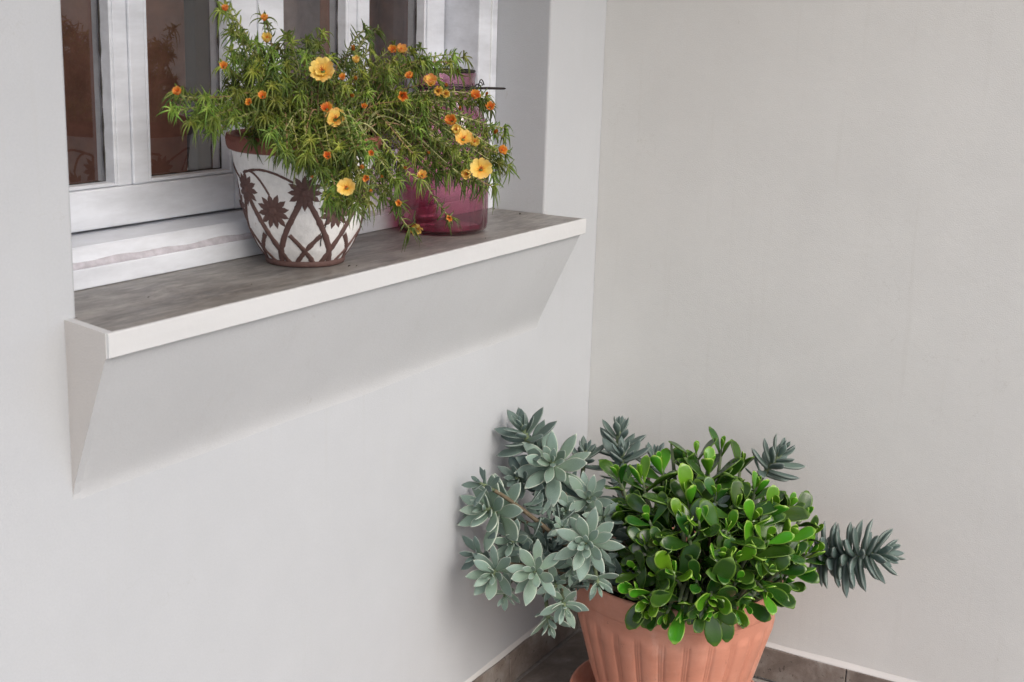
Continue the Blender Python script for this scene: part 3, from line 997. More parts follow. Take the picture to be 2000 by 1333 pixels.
# ------------------------------------------------------------------ side wall
side = thing('side_wall', 'plain smooth plastered wall to the right of the corner', 'wall', (0, 0, 0))
boxobj('plaster', (0.0, 0.2, -1.45, -0.0005, -0.149, 2.7495), PL_B, side)
sk2 = skirt_mesh(0.33, False)
for k in range(4):
    o = bpy.data.objects.new('skirting_tile', sk2); COL.objects.link(o); o.parent = side
    o.location = (0, -0.345 - 0.33 * k, 0)
boxobj('skirting_tile', (-0.0105, 0.0, -1.4495, -1.336, 0.001, 0.078), TILE2, side)
ledge('plaster_nosing', -1.448, -0.0125, side, False, 0.0115, 0.009)

# ------------------------------------------------------------------ added unseen ceiling, and interior room (seen by light and through the panes)
porch = thing('added_ceiling', 'unseen warm board ceiling added over the terrace to shade and tint the walls', 'ceiling', (0, 0, 0))
for k in range(9):  # out of view; depth and warm colour set to shade and tint the walls
    boxobj('ceiling_board', (-4.2, 0.2, -0.145 * (k + 1) + 0.002, -0.145 * k - 0.002, 2.752, 2.775), CEILWOOD, porch, bevel=0.003, seg=1)

room = thing('living_room', 'dim brown room seen through the window panes', 'room', (0, 0, 0))
boxobj('room_floor', (-2.6, 2.2, 0.331, 2.4, -0.1, -0.001), DARKWOOD, room)
boxobj('room_ceiling', (-2.6, 2.2, 0.331, 2.4, 2.701, 2.75), ROOMWALL, room)
boxobj('low_rear_wall', (-2.6, 2.2, 2.3, 2.4, 0.0, 0.6), ROOMWALL, room)  # rear wall made low and open above so sky backlights the curtains
boxobj('front_inner_wall', (0.21, 2.1, 0.331, 0.34, 0.0, 2.7), ROOMWALL, room)

def curtain(name, label, pts, z0, z1, mat, amp=0.014, n=None, folds=14, lean=0.0):
    bm = bmesh.new(); (xa, ya), (xb, yb) = pts
    NX, NZ = folds * 8, 12
    d = Vector((xb - xa, yb - ya, 0)); L = d.length; nrm = Vector((-d.y, d.x, 0)).normalized()
    rows = []
    for i in range(NX + 1):
        a = i / NX; row = []
        for k in range(NZ + 1):
            b = k / NZ
            w_ = amp * math.sin(a * folds * 2 * PI + 0.6 * math.sin(b * 3 + a * 9)) * (0.7 + 0.5 * noise.noise(Vector((a * 4, b, 1))))
            p = Vector((xa, ya, 0)) + d * a + nrm * w_
            p.x += lean * (1 - b) * a
            row.append(bm.verts.new((p.x, p.y, z0 + (z1 - z0) * b)))
        rows.append(row)
    for i in range(NX):
        for k in range(NZ):
            bm.faces.new((rows[i][k], rows[i + 1][k], rows[i + 1][k + 1], rows[i][k + 1])).smooth = True
    o = bm_obj(name, bm, mat)
    return tag(o, label, 'curtain')
cr = bmesh.new()
for (x, y, w_) in ((-0.300, 0.035, .0028), (-0.268, 0.118, .0018), (-1.010, -0.052, .0022), (-1.000, -0.060, .0014), (-0.62, -0.075, .0012), (-1.38, 0.02, .0012), (-1.22, -0.03, .0010)):
    for q in range(3):
        box(cr, x + q * w_ * 1.1, x + q * w_ * 1.1 + w_, y + q * w_ * .4, y + q * w_ * .4 + w_ * .7, ZS + 0.0002, ZS + 0.0002 + w_ * .6, bevel=w_ * .15, seg=1)
co = bm_obj('crumbs', cr, SOIL); co['kind'] = 'stuff'; tag(co, 'few dark crumbs of soil scattered on the marble sill', 'crumbs')
curtain('curtain', 'reddish brown curtain hanging behind the leftmost pane', ((-1.60, 0.42), (-0.86, 0.45)), 0.3, 2.4, BROWNCURT, 0.016, folds=7)
curtain('curtain', 'mauve grey curtain behind the pane left of the flowers', ((-0.88, 0.50), (-0.20, 0.53)), 0.3, 2.4, MAUVECURT, 0.012, folds=6)
curtain('curtain', 'dark brown curtain gathered behind the right hand sash', ((-0.47, 0.43), (0.40, 0.47)), 0.3, 2.4, BROWNCURT, 0.018, folds=8, lean=-0.12)
cab = thing('cabinet', 'dark wooden cabinet standing inside between the curtains', 'cabinet', (-0.80, 0.46, 0))
boxobj('side_panel', (-0.035, 0.005, -0.02, 0.02, 0.35, 2.2), DARKWOOD, cab, 0.003)
boxobj('shelf', (0.0055, 0.30, -0.02, 0.02, 1.02, 1.13), DARKWOOD, cab, 0.003)

# ------------------------------------------------------------------ the window
win = thing('window', 'white painted window with two divided sashes above the marble sill', 'window', (0, 0, 0))
YF = 0.129    # front of the fixed frame
YS = 0.213    # front of the sashes
def profile_bar(name, parent, axis, a0, a1, c0, c1, y0, y1, mat=WPAINT, groove=None, bevel=0.0025):
    """bar running along z (axis 'z') between a0..a1, its width c0..c1 in x; or along x"""
    bm = bmesh.new()
    dims = (c0, c1, y0, y1, a0, a1) if axis == 'z' else (a0, a1, y0, y1, c0, c1)
    box(bm, *dims, bevel=bevel, seg=2)
    return bm_obj(name, bm, mat, parent)
# sill slab
bm = bmesh.new(); 
q0 = [(-1.5550, -0.0985), (-0.2600, -0.0985), (-0.2600, -0.0005), (-1.5335, -0.0005)]
lo = [bm.verts.new((x, y, 1.0305)) for x, y in q0]; hi = [bm.verts.new((x, y, ZS)) for x, y in q0]
bm.faces.new(lo[::-1]); bm.faces.new(hi)
for k in range(4): bm.faces.new((lo[k], lo[(k + 1) % 4], hi[(k + 1) % 4], hi[k]))
box(bm, XL + 0.001, XR - 0.001, 0.0, 0.2, 1.0305, ZS - 0.0002)
bm_obj('marble_sill', bm, MARBLE, win)
# painted edge with an uneven brushed top line
bm = bmesh.new(); N = 260; rows = []
for i in range(N + 1):
    x = -1.566 + (-0.2585 + 1.566) * i / N
    j = 0.0016 * noise.noise(Vector((x * 45, 0, 0))) + 0.0010 * noise.noise(Vector((x * 160, 5, 0)))
    w_ = 0.0012 + max(0, 0.0035 * noise.noise(Vector((x * 30, 9, 0))))
    jz = 0.0007 * noise.noise(Vector((x * 12, 2, 7)))
    pr = [(-0.0985 + w_, ZS + 0.0007), (-0.1018, ZS + 0.0008), (-0.1026, ZS - 0.0003), (-0.1028, ZS - 0.016), (-0.1026, 1.0312 + jz), (-0.1018, 1.0304 + jz), (-0.094, 1.0302)]
    rows.append([bm.verts.new((x, y, z)) for y, z in pr])
for i in range(N):
    for k in range(6): bm.faces.new((rows[i][k], rows[i][k + 1], rows[i + 1][k + 1], rows[i + 1][k])).smooth = False
for rw in (rows[0], rows[-1]): bm.faces.new(rw)
bmesh.ops.recalc_face_normals(bm, faces=bm.faces)
pe = bm_obj('painted_edge', bm, SILLPAINT, win)

ZT = 2.34
fr = bm_obj('frame', (lambda b: (box(b, XL + 0.0005, XL + 0.074, YF, YF + 0.17, ZS, ZT, bevel=0.003),
                                 box(b, XR - 0.024, XR - 0.0005, YF, YF + 0.17, ZS, ZT, bevel=0.003),
                                 box(b, XR - 0.074, XR - 0.0275, YF, YF + 0.17, ZS, ZT, bevel=0.003),
                                 box(b, XL + 0.0745, XR - 0.0745, YF + 0.002, YF + 0.17, ZT - 0.07, ZT, bevel=0.003), b)[-1])(bmesh.new()), WPAINT, win)
boxobj('yellow_tape', (XR - 0.0275, XR - 0.0238, YF + 0.004, YF + 0.03, ZS + 0.001, ZT), m_simple('faded_yellow_seal', (0.72, 0.66, 0.36), 0.7), win)
# bottom member: lower board, stained putty joint, upper board with a sloped top
x0, x1 = XL + 0.0745, XR - 0.0745
boxobj('bottom_board', (x0, x1, YF + 0.001, YF + 0.15, ZS + 0.0002, ZS + 0.0300), WPAINT, win, 0.002)
def wavy_strip():
    bm = bmesh.new(); N = 160; rows = []
    for i in range(N + 1):
        x = x0 + (x1 - x0) * i / N
        a = 0.003 * noise.noise(Vector((x * 14, 0, 0))); b = 0.002 * noise.noise(Vector((x * 40, 4, 0)))
        pr = [(YF + 0.004, ZS + 0.0290 + b), (YF + 0.0025 + a * 0.2, ZS + 0.031 + b), (YF + 0.006, ZS + 0.0385 + a), (YF + 0.012, ZS + 0.0405 + a)]
        rows.append([bm.verts.new((x, y, z)) for y, z in pr])
    for i in range(N):
        for k in range(3): bm.faces.new((rows[i][k], rows[i][k + 1], rows[i + 1][k + 1], rows[i + 1][k])).smooth = True
    return bm
bm_obj('putty_joint', wavy_strip(), PUTTY, win)
bm = bmesh.new()
vv = [(YF + 0.008, ZS + 0.0305), (YF + 0.008, ZS + 0.040), (YF + 0.022, ZS + 0.058), (YS - 0.001, ZS + 0.0625), (YS + 0.05, ZS + 0.0625), (YS + 0.05, ZS + 0.0305)]
A = [bm.verts.new((x0, y, z)) for y, z in vv]; B = [bm.verts.new((x1, y, z)) for y, z in vv]
for k in range(6): bm.faces.new((A[k], A[(k + 1) % 6], B[(k + 1) % 6], B[k]))
bm.faces.new(A); bm.faces.new(list(reversed(B)))
bmesh.ops.recalc_face_normals(bm, faces=bm.faces)
bmesh.ops.bevel(bm, geom=[e for e in bm.edges if abs(e.verts[0].co.x - e.verts[1].co.x) > 0.1], offset=0.002, segments=2, affect='EDGES')
bm_obj('bottom_rebate', bm, WPAINT, win)

def sash(xa, xb, muntin, lean_left):
    """one glazed leaf: stiles, rails, muntin, beads, two panes"""
    z0, z1 = ZS + 0.0665, 2.262
    s = bm_obj('sash', bmesh.new(), WPAINT, win)
    bm = bmesh.new()
    w_ = 0.064; y1 = YS + 0.052; rb = 0.062
    box(bm, xa, xa + w_, YS, y1, z0, z1, bevel=0.003)
    box(bm, xb - w_, xb, YS, y1, z0, z1, bevel=0.003)
    box(bm, xa + w_ + .0003, xb - w_ - .0003, YS + 0.0006, y1 - .001, z0 + .0005, z0 + rb, bevel=0.003)
    box(bm, xa + w_ + .0003, xb - w_ - .0003, YS + 0.0006, y1 - .001, z1 - 0.06, z1 - .0005, bevel=0.003)
    bm.to_mesh(s.data); bm.free()
    # muntin
    m0, m1 = muntin
    bm = bmesh.new(); mm = m0 + (m1 - m0) * 0.46; box(bm, m0, mm - .0004, YS + 0.0042, y1 - .002, z0 + rb + .0003, z1 - 0.0603, bevel=0.002); box(bm, mm + .0004, m1, YS + 0.0012, y1 - .002, z0 + rb + .0003, z1 - 0.0603, bevel=0.003)
    bm_obj('muntin', bm, WPAINT, s)
    holes = [(xa + w_, m0), (m1, xb - w_)]
    for (h0, h1) in holes:
        zb, zt = z0 + rb, z1 - 0.0605
        # stepped moulding round the pane (two steps, recessed joints between them)
        bm = bmesh.new()
        for (o_, t_, yy) in ((0.0008, 0.0062, 0.0035),):
            a0, a1, b0, b1 = h0 + o_, h1 - o_, zb + o_, zt - o_
            box(bm, a0, a0 + t_, YS + yy, YS + 0.026, b0, b1, bevel=0.0015, seg=1)
            box(bm, a1 - t_, a1, YS + yy, YS + 0.026, b0, b1, bevel=0.0015, seg=1)
            box(bm, a0 + t_ + .0002, a1 - t_ - .0002, YS + yy, YS + 0.026, b0, b0 + t_, bevel=0.0015, seg=1)
            box(bm, a0 + t_ + .0002, a1 - t_ - .0002, YS + yy, YS + 0.026, b1 - t_, b1, bevel=0.0015, seg=1)
        bm_obj('glazing_bead', bm, WPAINT, s)
        # worn black sealing bead, uneven
        bm = bmesh.new()
        q0, q1, r0, r1 = h0 + 0.0074, h1 - 0.0074, zb + 0.0074, zt - 0.0074
        for a, b_ in (((q0, r0), (q0, r1)), ((q1, r0), (q1, r1)), ((q0, r0), (q1, r0))):
            pts = []; n_ = 70
            rr = []
            for k in range(n_ + 1):
                u_ = k / n_; x = a[0] + (b_[0] - a[0]) * u_; z = a[1] + (b_[1] - a[1]) * u_
                pts.append((x + 0.0008 * noise.noise(Vector((x * 30, z * 60, 1))), YS + 0.0245, z + 0.0006 * noise.noise(Vector((x * 60, z * 9, 2)))))
                rr.append(max(0.0003, 0.0014 + 0.0022 * noise.noise(Vector((x * 50, z * 50, 3)))))
            tube(bm, pts, rr, 5)
        bm_obj('seal', bm, WDARK, s)
        boxobj('glass_pane', (h0 + 0.003, h1 - 0.003, YS + 0.0265, YS + 0.0305, zb + 0.003, zt - 0.003), GLASS, s)
    return s
sash(XL + 0.0780, -0.9205, (-1.2430, -1.1800), True)
sash(-0.9175, XR - 0.0780, (-0.6600, -0.6000), False)



# ------------------------------------------------------------------ painted flower pot on the sill
def m_potpaint(name, c, worn):
    t = NT(name)
    n1 = t.noise(38, 5, 0.7); n2 = t.noise(160, 3, 0.6)
    cc = t.ramp(n1, [(0.3, tuple(v * 0.82 for v in c)), (0.6, c)])
    cc = t.mix(t.math('MULTIPLY', t.math('GREATER_THAN', t.noise(55, 6, 0.75), 0.67), 0.7), cc, worn)
    t.col(cc); t.rough(0.7); t.bump(t.math('ADD', n2, t.math('MULTIPLY', n1, 1.5)), 0.0016, 0.7); return t.m
POTWHITE = m_potpaint('chalky_white_glaze', (0.79, 0.79, 0.79), (0.45, 0.36, 0.33))
POTBROWN = m_potpaint('brown_relief_glaze', (0.115, 0.062, 0.055), (0.42, 0.36, 0.34))
POTRIM = m_potpaint('reddish_clay', (0.22, 0.075, 0.055), (0.45, 0.3, 0.25))

PX, PY = -1.0146, 0.0346
pot = thing('flower_pot', 'white pot with brown relief flowers and lattice standing on the marble sill', 'flower pot', (PX, PY, ZS + 0.0006))
PROF = [(0.055, 0.0), (0.060, 0.004), (0.0640, 0.010), (0.0765, 0.028), (0.0895, 0.056), (0.0955, 0.075), (0.1005, 0.0975), (0.1080, 0.140), (0.1130, 0.165), (0.1175, 0.185)]
def pr_at(z):
    for k in range(len(PROF) - 1):
        if PROF[k][1] <= z <= PROF[k + 1][1]:
            a = (z - PROF[k][1]) / (PROF[k + 1][1] - PROF[k][1]); return PROF[k][0] * (1 - a) + PROF[k + 1][0] * a
    return PROF[-1][0]
def wob(r, z, a):
    return r * (1 + 0.006 * noise.noise(Vector((math.cos(a) * 2, math.sin(a) * 2, z * 12))))
fine = []
for k in range(37):
    z = 0.185 * k / 36; fine.append((pr_at(z), z))
bm = bmesh.new(); lathe(bm, fine, 96, rfun=wob)
bm_obj('pot_body', bm, POTWHITE, pot)
bm = bmesh.new()
lathe(bm, [(0.1178, 0.1838), (0.1225, 0.186), (0.1250, 0.192), (0.1262, 0.202), (0.1245, 0.209), (0.118, 0.2105), (0.114, 0.204), (0.110, 0.18), (0.104, 0.14)], 96, cap_bottom=False, rfun=wob)
bm_obj('rim', bm, POTRIM, pot)
bm = bmesh.new(); lathe(bm, [(0.0635, -0.0002), (0.0652, 0.003), (0.0656, 0.0065), (0.0648, 0.0095)], 80, cap_bottom=True, rfun=wob)
bm_obj('base_ring', bm, POTBROWN, pot)
bm = bmesh.new(); rg = lathe(bm, [(0.1075, 0.176), (0.06, 0.181), (0.001, 0.183)], 48, cap_bottom=False)
bm_obj('soil', bm, SOIL, pot)
def surf(a, z, off=0.0):
    r = wob(pr_at(max(0, min(0.185, z))), z, a) + off
    return Vector((r * math.cos(a), r * math.sin(a), z))
def ribbon(a0, z0, a1, z1, w=0.0052, h=0.0022, bow=0.0, n=22):
    """raised brown strip that follows the pot"""
    bm = bmesh.new(); rows = []
    for k in range(n + 1):
        t = k / n; a = a0 + (a1 - a0) * t; z = z0 + (z1 - z0) * t + bow * math.sin(PI * t)
        r = pr_at(max(0, min(.185, z)))
        da = (a1 - a0) * r; dz = (z1 - z0) + bow * PI * math.cos(PI * t); L = math.hypot(da, dz)
        px_, pz_ = -dz / L, da / L
        ww = w * (1 + 0.35 * noise.noise(Vector((a * 20, z * 90, 3))))
        row = []
        for s_, hh in ((-1, -0.001), (-0.8, 0.7 * h), (0, h), (0.8, 0.7 * h), (1, -0.001)):
            jj = 1 + 0.2 * noise.noise(Vector((a * 60 + s_, z * 200, 6)))
            row.append(bm.verts.new(surf(a + s_ * ww / 2 * jj * px_ / r, z + s_ * ww / 2 * jj * pz_, hh)))
        rows.append(row)
    for k in range(n):
        for j in range(4): bm.faces.new((rows[k][j], rows[k][j + 1], rows[k + 1][j + 1], rows[k + 1][j])).smooth = True
    return bm
# the direction that faces the photograph's viewpoint, as an angle round the pot
AV = math.atan2(-0.49, -0.87)
NB = 12; st = 2 * PI / NB
PH = AV + math.radians(10)
for k in range(NB):
    a = PH + k * st
    for sg in (-1, 1):
        if k % 2 == 0: bm_obj('lattice_strip', ribbon(a + sg * math.radians(3), 0.112, a + sg * math.radians(37), 0.004, 0.0102), POTBROWN, pot)
        else: bm_obj('lattice_strip', ribbon(a + sg * math.radians(14), 0.056, a + sg * math.radians(43), 0.005, 0.0082), POTBROWN, pot)
# relief flowers: high ones above the crossings, low ones between
def relief_flower(a, z, R, h=0.0035, spin=0.0):
    bm = bmesh.new(); r = pr_at(z); npet = 12
    for k in range(npet):
        th = 2 * PI * k / npet + spin; L = R * (0.92 + 0.16 * random.random()); wd = R * 0.20
        rows = []
        for t, ww, hh in ((0.10, 0.5, 0.8), (0.45, 1.0, 1.0), (0.75, 0.85, 0.8), (1.0, 0.06, 0.25)):
            row = []
            for s_, m_ in ((-1, 0.0), (-0.5, 0.75), (0, 0.45), (0.5, 0.75), (1, 0.0)):
                du = L * t * math.cos(th) - s_ * wd * ww * math.sin(th); dv = L * t * math.sin(th) + s_ * wd * ww * math.cos(th)
                row.append(bm.verts.new(surf(a + du / r, z + dv, -0.0008 + h * hh * m_ + (0.0004 if m_ else 0))))
            rows.append(row)
        for i in range(3):
            for j in range(4): bm.faces.new((rows[i][j], rows[i][j + 1], rows[i + 1][j + 1], rows[i + 1][j])).smooth = True
    # centre boss
    rings = []
    for rr, hh in ((R * 0.26, 0.001), (R * 0.2, h * 1.25), (R * 0.08, h * 1.0), (0.0001, h * 0.9)):
        rings.append([bm.verts.new(surf(a + rr * math.cos(2 * PI * i / 12) / r, z + rr * math.sin(2 * PI * i / 12), hh)) for i in range(12)])
    for q in range(3):
        for i in range(12): bm.faces.new((rings[q][i], rings[q][(i + 1) % 12], rings[q + 1][(i + 1) % 12], rings[q + 1][i])).smooth = True
    return bm
for k in range(NB):
    a = PH + k * st
    hi_ = (k % 2 == 0)
    bm_obj('relief_flower', relief_flower(a, 0.126 if hi_ else 0.094, 0.0285 if hi_ else 0.0300, spin=0.3 * k), POTBROWN, pot)
    if hi_:
        bm_obj('relief_tendril', ribbon(a + 0.02, 0.152, a + 2 * st - 0.16, 0.142, 0.0042, bow=0.012), POTBROWN, pot)
        bm_obj('relief_tendril', ribbon(a + 0.05, 0.1545, a + st - 0.03, 0.120, 0.0036, bow=0.014), POTBROWN, pot)
# hairline crack with its curl
bm = bmesh.new()
ca = AV + 0.52
pts = [surf(ca + 0.03 * math.sin(k * 0.55) * 0.6 - 0.004 * k, 0.088 - 0.0042 * k, 0.0006) for k in range(13)]
tube(bm, pts, [0.0006 + 0.0005 * abs(math.sin(k)) for k in range(13)], 5)
tube(bm, [surf(ca - 0.02 - 0.06 * math.sin(k * 0.5), 0.058 + 0.004 * math.cos(k * 0.5), 0.0006) for k in range(6)], 0.0007, 5)
bm_obj('crack', bm, WDARK, pot)

# ------------------------------------------------------------------ plum glass lantern jar
VX, VY = -0.585, 0.0455
jar = thing('glass_jar', 'plum glass lantern jar with black wire handle behind the orange flowers', 'glass jar', (VX, VY, ZS + 0.0006))
def flute(r, z, a):
    return r * (1 + 0.026 * (abs(math.cos(a * 8)) - 0.5) * (1 if 0.01 < z < 0.25 else 0.3)) if r > 0.02 else r
outer = [(0.060, 0.0), (0.080, 0.0015), (0.0868, 0.008), (0.088, 0.02), (0.088, 0.10), (0.088, 0.175), (0.0865, 0.195), (0.080, 0.214), (0.070, 0.232), (0.0605, 0.246), (0.0575, 0.256), (0.0575, 0.290), (0.0595, 0.2965), (0.0595, 0.301)]
bm = bmesh.new()
lathe(bm, outer, 128, rfun=flute)
inner = [(r - 0.0035, z + (0.006 if k < 2 else 0.0)) for k, (r, z) in enumerate(outer)][::-1]
inner = [(max(0.001, r), max(z, 0.007)) for r, z in inner]
lathe(bm, inner, 128, cap_bottom=False, cap_top=True, rfun=flute)
bm_obj('glass_body', bm, PINK, jar)
def torus_pts(R, z, n=48, a0=0, a1=2 * PI): return [Vector((R * math.cos(a0 + (a1 - a0) * k / n), R * math.sin(a0 + (a1 - a0) * k / n), z)) for k in range(n + 1)]
bm = bmesh.new(); tube(bm, torus_pts(0.0555, 0.3045), 0.0030, 8); bm_obj('rim_ring', bm, IRON, jar)
bm = bmesh.new(); tube(bm, torus_pts(0.0595, 0.272), 0.0022, 8); tube(bm, torus_pts(0.0593, 0.2765), 0.0012, 6); bm_obj('neck_wire', bm, IRON, jar)
# handle eye and bail rod pointing right along the sill
rt = Vector((0.4923, -0.8704, 0.0)); out_ = Vector((0.80, -0.60, 0)).normalized()
e0 = out_ * 0.0605 + Vector((0, 0, 0.272))
bm = bmesh.new()
tube(bm, [e0 + out_ * (0.007 + 0.007 * math.cos(k * 0.55)) + Vector((0, 0, 0.0075 * math.sin(k * 0.55))) for k in range(13)], 0.0014, 6)
tube(bm, [e0 + out_ * (0.012 + 0.0045 * math.cos(k * 0.5)) + Vector((0.001 * k * 0.3, 0, 0.005 + 0.0065 * math.sin(k * 0.5))) for k in range(11)], 0.0012, 6)
tube(bm, [e0 + out_ * (0.010 + 0.002 * k) + Vector((0, 0, 0.012 - 0.0012 * k * (k - 4))) for k in range(6)], 0.0011, 6)
bm_obj('handle_eye', bm, IRON, jar)
bm = bmesh.new(); tube(bm, [e0 + out_ * 0.004, e0 + out_ * 0.03 + Vector((0, 0, 0.0004)), e0 + out_ * 0.062, e0 + out_ * 0.0655], [0.0024, 0.0026, 0.0022, 0.001], 8)
bm_obj('bail_rod', bm, IRON, jar)

# ------------------------------------------------------------------ leaves shared by the succulents
def leaf_mesh(name, L, W, T, shape, cup, curl, nL=9, nC=10, tip_lift=0.0, mat=None):
    """thick leaf from the origin along +X, upper side +Z; attributes u (length) and e (rim)"""
    bm = bmesh.new(); us = []; es = []
    lu = bm.verts.layers.float.new('u'); le = bm.verts.layers.float.new('e')
    rings = []
    for i in range(nL + 1):
        t = i / nL; w_, th = shape(t); w_ *= W / 2; th *= T / 2
        cx = L * (t - curl * 0.25 * t * t * t); cz = L * curl * t * t * 0.6 + tip_lift * t ** 3 * L
        ring = []
        for j in range(nC):
            a = 2 * PI * j / nC; y = math.cos(a) * w_; z = math.sin(a) * th
            if z > 0: z *= 0.55
            z += cup * (y * y) / max(W * 0.5, 1e-6)
            v = bm.verts.new((cx, y, cz + z)); v[lu] = t
            v[le] = max(0.0, abs(math.cos(a)) - 0.86) / 0.14
            if t > 0.93: v[le] = max(v[le], 0.75)
            ring.append(v)
        rings.append(ring)
    for i in range(nL):
        for j in range(nC):
            k = (j + 1) % nC
            bm.faces.new((rings[i][j], rings[i + 1][j], rings[i + 1][k], rings[i][k])).smooth = True
    bm.faces.new(rings[0]); bm.faces.new(list(reversed(rings[-1])))
    bmesh.ops.recalc_face_normals(bm, faces=bm.faces)
    me = bpy.data.meshes.new(name); bm.to_mesh(me); bm.free()
    if mat: me.materials.append(mat)
    return me
def sh_ghost(t):
    if t < 0.60: w_ = 0.36 + 0.64 * math.sin(t / 0.60 * PI / 2) ** 1.6
    else: w_ = max(0.03, 1 - ((t - 0.60) / 0.40) ** 1.9)
    return w_, (1.0 if t < 0.8 else max(0.12, 1 - (t - 0.8) * 4.4))
def sh_jade(t):
    if t < 0.70: w_ = 0.17 + 0.83 * (math.sin(t / 0.70 * PI / 2) ** 1.9)
    else: w_ = math.sqrt(max(0.0, 1 - ((t - 0.70) / 0.305) ** 2))
    return max(w_, 0.05), (1.0 if t < 0.9 else 0.55)

GH_PALE = m_leaf('ghost_leaf_pale', (0.205, 0.305, 0.220), (0.160, 0.232, 0.212), (0.47, 0.52, 0.44), 0.5, 0.0, 0.22, bloom=0.07, spec=0.3)
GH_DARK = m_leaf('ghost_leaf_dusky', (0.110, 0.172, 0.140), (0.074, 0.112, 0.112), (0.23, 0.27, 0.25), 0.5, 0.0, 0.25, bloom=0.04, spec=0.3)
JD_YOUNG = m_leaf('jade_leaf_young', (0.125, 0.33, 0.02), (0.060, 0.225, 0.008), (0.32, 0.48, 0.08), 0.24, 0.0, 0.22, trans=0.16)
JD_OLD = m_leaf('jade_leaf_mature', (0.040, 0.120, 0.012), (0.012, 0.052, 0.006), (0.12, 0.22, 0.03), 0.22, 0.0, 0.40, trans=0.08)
BARK = m_simple('succulent_stem', (0.115, 0.09, 0.055), 0.8, 60, 0.002)
PALESTEM = m_simple('pale_stem', (0.13, 0.17, 0.09), 0.6, 60, 0.001)

def frame_from_axis(ax, roll=0.0):
    z = Vector(ax).normalized(); x = z.orthogonal().normalized(); y = z.cross(x)
    c, s_ = math.cos(roll), math.sin(roll)
    x2 = x * c + y * s_; y2 = z.cross(x2)
    return Matrix((x2, y2, z)).transposed()

def leaf_matrix(phi, el, h, L, roll=0.0, wf=1.0):
    """leaf leaving the axis (local +Z) at height h, azimuth phi, angle el from the axis"""
    d = Vector((math.sin(el) * math.cos(phi), math.sin(el) * math.sin(phi), math.cos(el)))
    up = Vector((-math.cos(el) * math.cos(phi), -math.cos(el) * math.sin(phi), math.sin(el)))
    y = up.cross(d)
    M = Matrix((d * L, y * L * wf, up * L)).transposed().to_4x4()
    if roll: M = M @ Matrix.Rotation(roll, 4, 'X')
    M.translation = Vector((0, 0, h)) + d * 0.003
    return M

# ------------------------------------------------------------------ grey ghost plant
ghost_meshes = {}
for nm, mt in (('pale', GH_PALE), ('dark', GH_DARK)):
    ghost_meshes[nm] = [leaf_mesh('ghost_leaf', 1.0, 0.355, 0.12, sh_ghost, 0.20, c_, nL=12, tip_lift=0.05, mat=mt) for c_ in (0.06, 0.22, -0.10)]
plump = [leaf_mesh('ghost_leaf', 1.0, 0.34, 0.19, sh_ghost, 0.10, c_, nL=12, tip_lift=l_, mat=GH_DARK) for c_, l_ in ((0.10, 0.06), (0.16, 0.0), (0.04, 0.12))]
gp = thing('ghost_plant', 'grey green rosette succulent spilling over the left side of the big terracotta pot', 'succulent', (-0.36, -0.34, 0.27))
gp2 = thing('ghost_plant', 'dark blue grey succulent shoots growing behind and to the right of the jade plant', 'succulent', (-0.25, -0.36, 0.30))
def add_rosette(pos, axis, L, n, stem, tone, parent, roll, root=None, slim=1.0):
    n = int(round(n * 1.3))
    pos = Vector(pos); M = frame_from_axis(axis, roll)
    bm = bmesh.new()
    # bud and short stem along the axis
    tube(bm, [(0, 0, -L * (0.55 + stem * 0.9)), (0.0, 0, -L * 0.3), (0, 0, L * 0.10), (0, 0, L * 0.22)], [L * 0.085, L * 0.09, L * 0.07, L * 0.01], 8)
    r_ = bm_obj('rosette', bm, PALESTEM, parent, smooth=True)
    r_.matrix_local = Matrix.Translation(pos - Vector(parent.location)) @ M.to_4x4()
    ga = 2.39996
    for k in range(n):
        t = k / max(1, n - 1)                 # 0 inner .. 1 outer
        el = math.radians(14 + 72 * t ** 0.8 + random.uniform(-7, 7))
        ln = L * (0.36 + 0.68 * min(1, t * 1.7)) * random.uniform(0.9, 1.1)
        h = L * (0.12 - (0.30 + stem * 0.55) * t)
        o = bpy.data.objects.new('leaf', random.choice(plump if parent is gp2 else ghost_meshes['dark' if tone else 'pale']))
        COL.objects.link(o); o.parent = r_
        o.matrix_local = leaf_matrix(k * ga + random.uniform(-.12, .12), el, h, ln, random.uniform(-.25, .25), slim * random.uniform(0.86, 1.1))
    return r_
SOILG = Vector((-0.37, -0.32, 0.27))
stems = []
for i, (x, y, z, ax, ay, az, L, n, st_, tone) in enumerate(ROSETTES):
    own = gp2 if x > -0.28 else gp
    add_rosette((x, y, z), (ax, ay, az), L * 1.06, n, st_, tone, own, i * 1.3)
    p = Vector((x, y, z)); A = Vector((ax, ay, az)).normalized()
    b = p - A * L * (0.5 + st_ * 0.9)
    root = SOILG + Vector((0.05 * math.cos(i * 2.1), 0.05 * math.sin(i * 2.1), 0))
    if x > -0.3: root = Vector((-0.26, -0.30, 0.27))
    mid = (b + root) / 2 + Vector((0, 0, 0.05)) - A * 0.04
    pts = []
    for k in range(13):
        t = k / 12; q = root * (1 - t) ** 3 + (root + Vector((0, 0, 0.07))) * 3 * t * (1 - t) ** 2 + (b - A * 0.07) * 3 * t * t * (1 - t) + b * t ** 3
        pts.append(q - Vector(own.location))
    bm = bmesh.new(); tube(bm, pts, [0.0062 - 0.0022 * k / 12 for k in range(13)], 7)
    bm_obj('stem', bm, BARK, own)

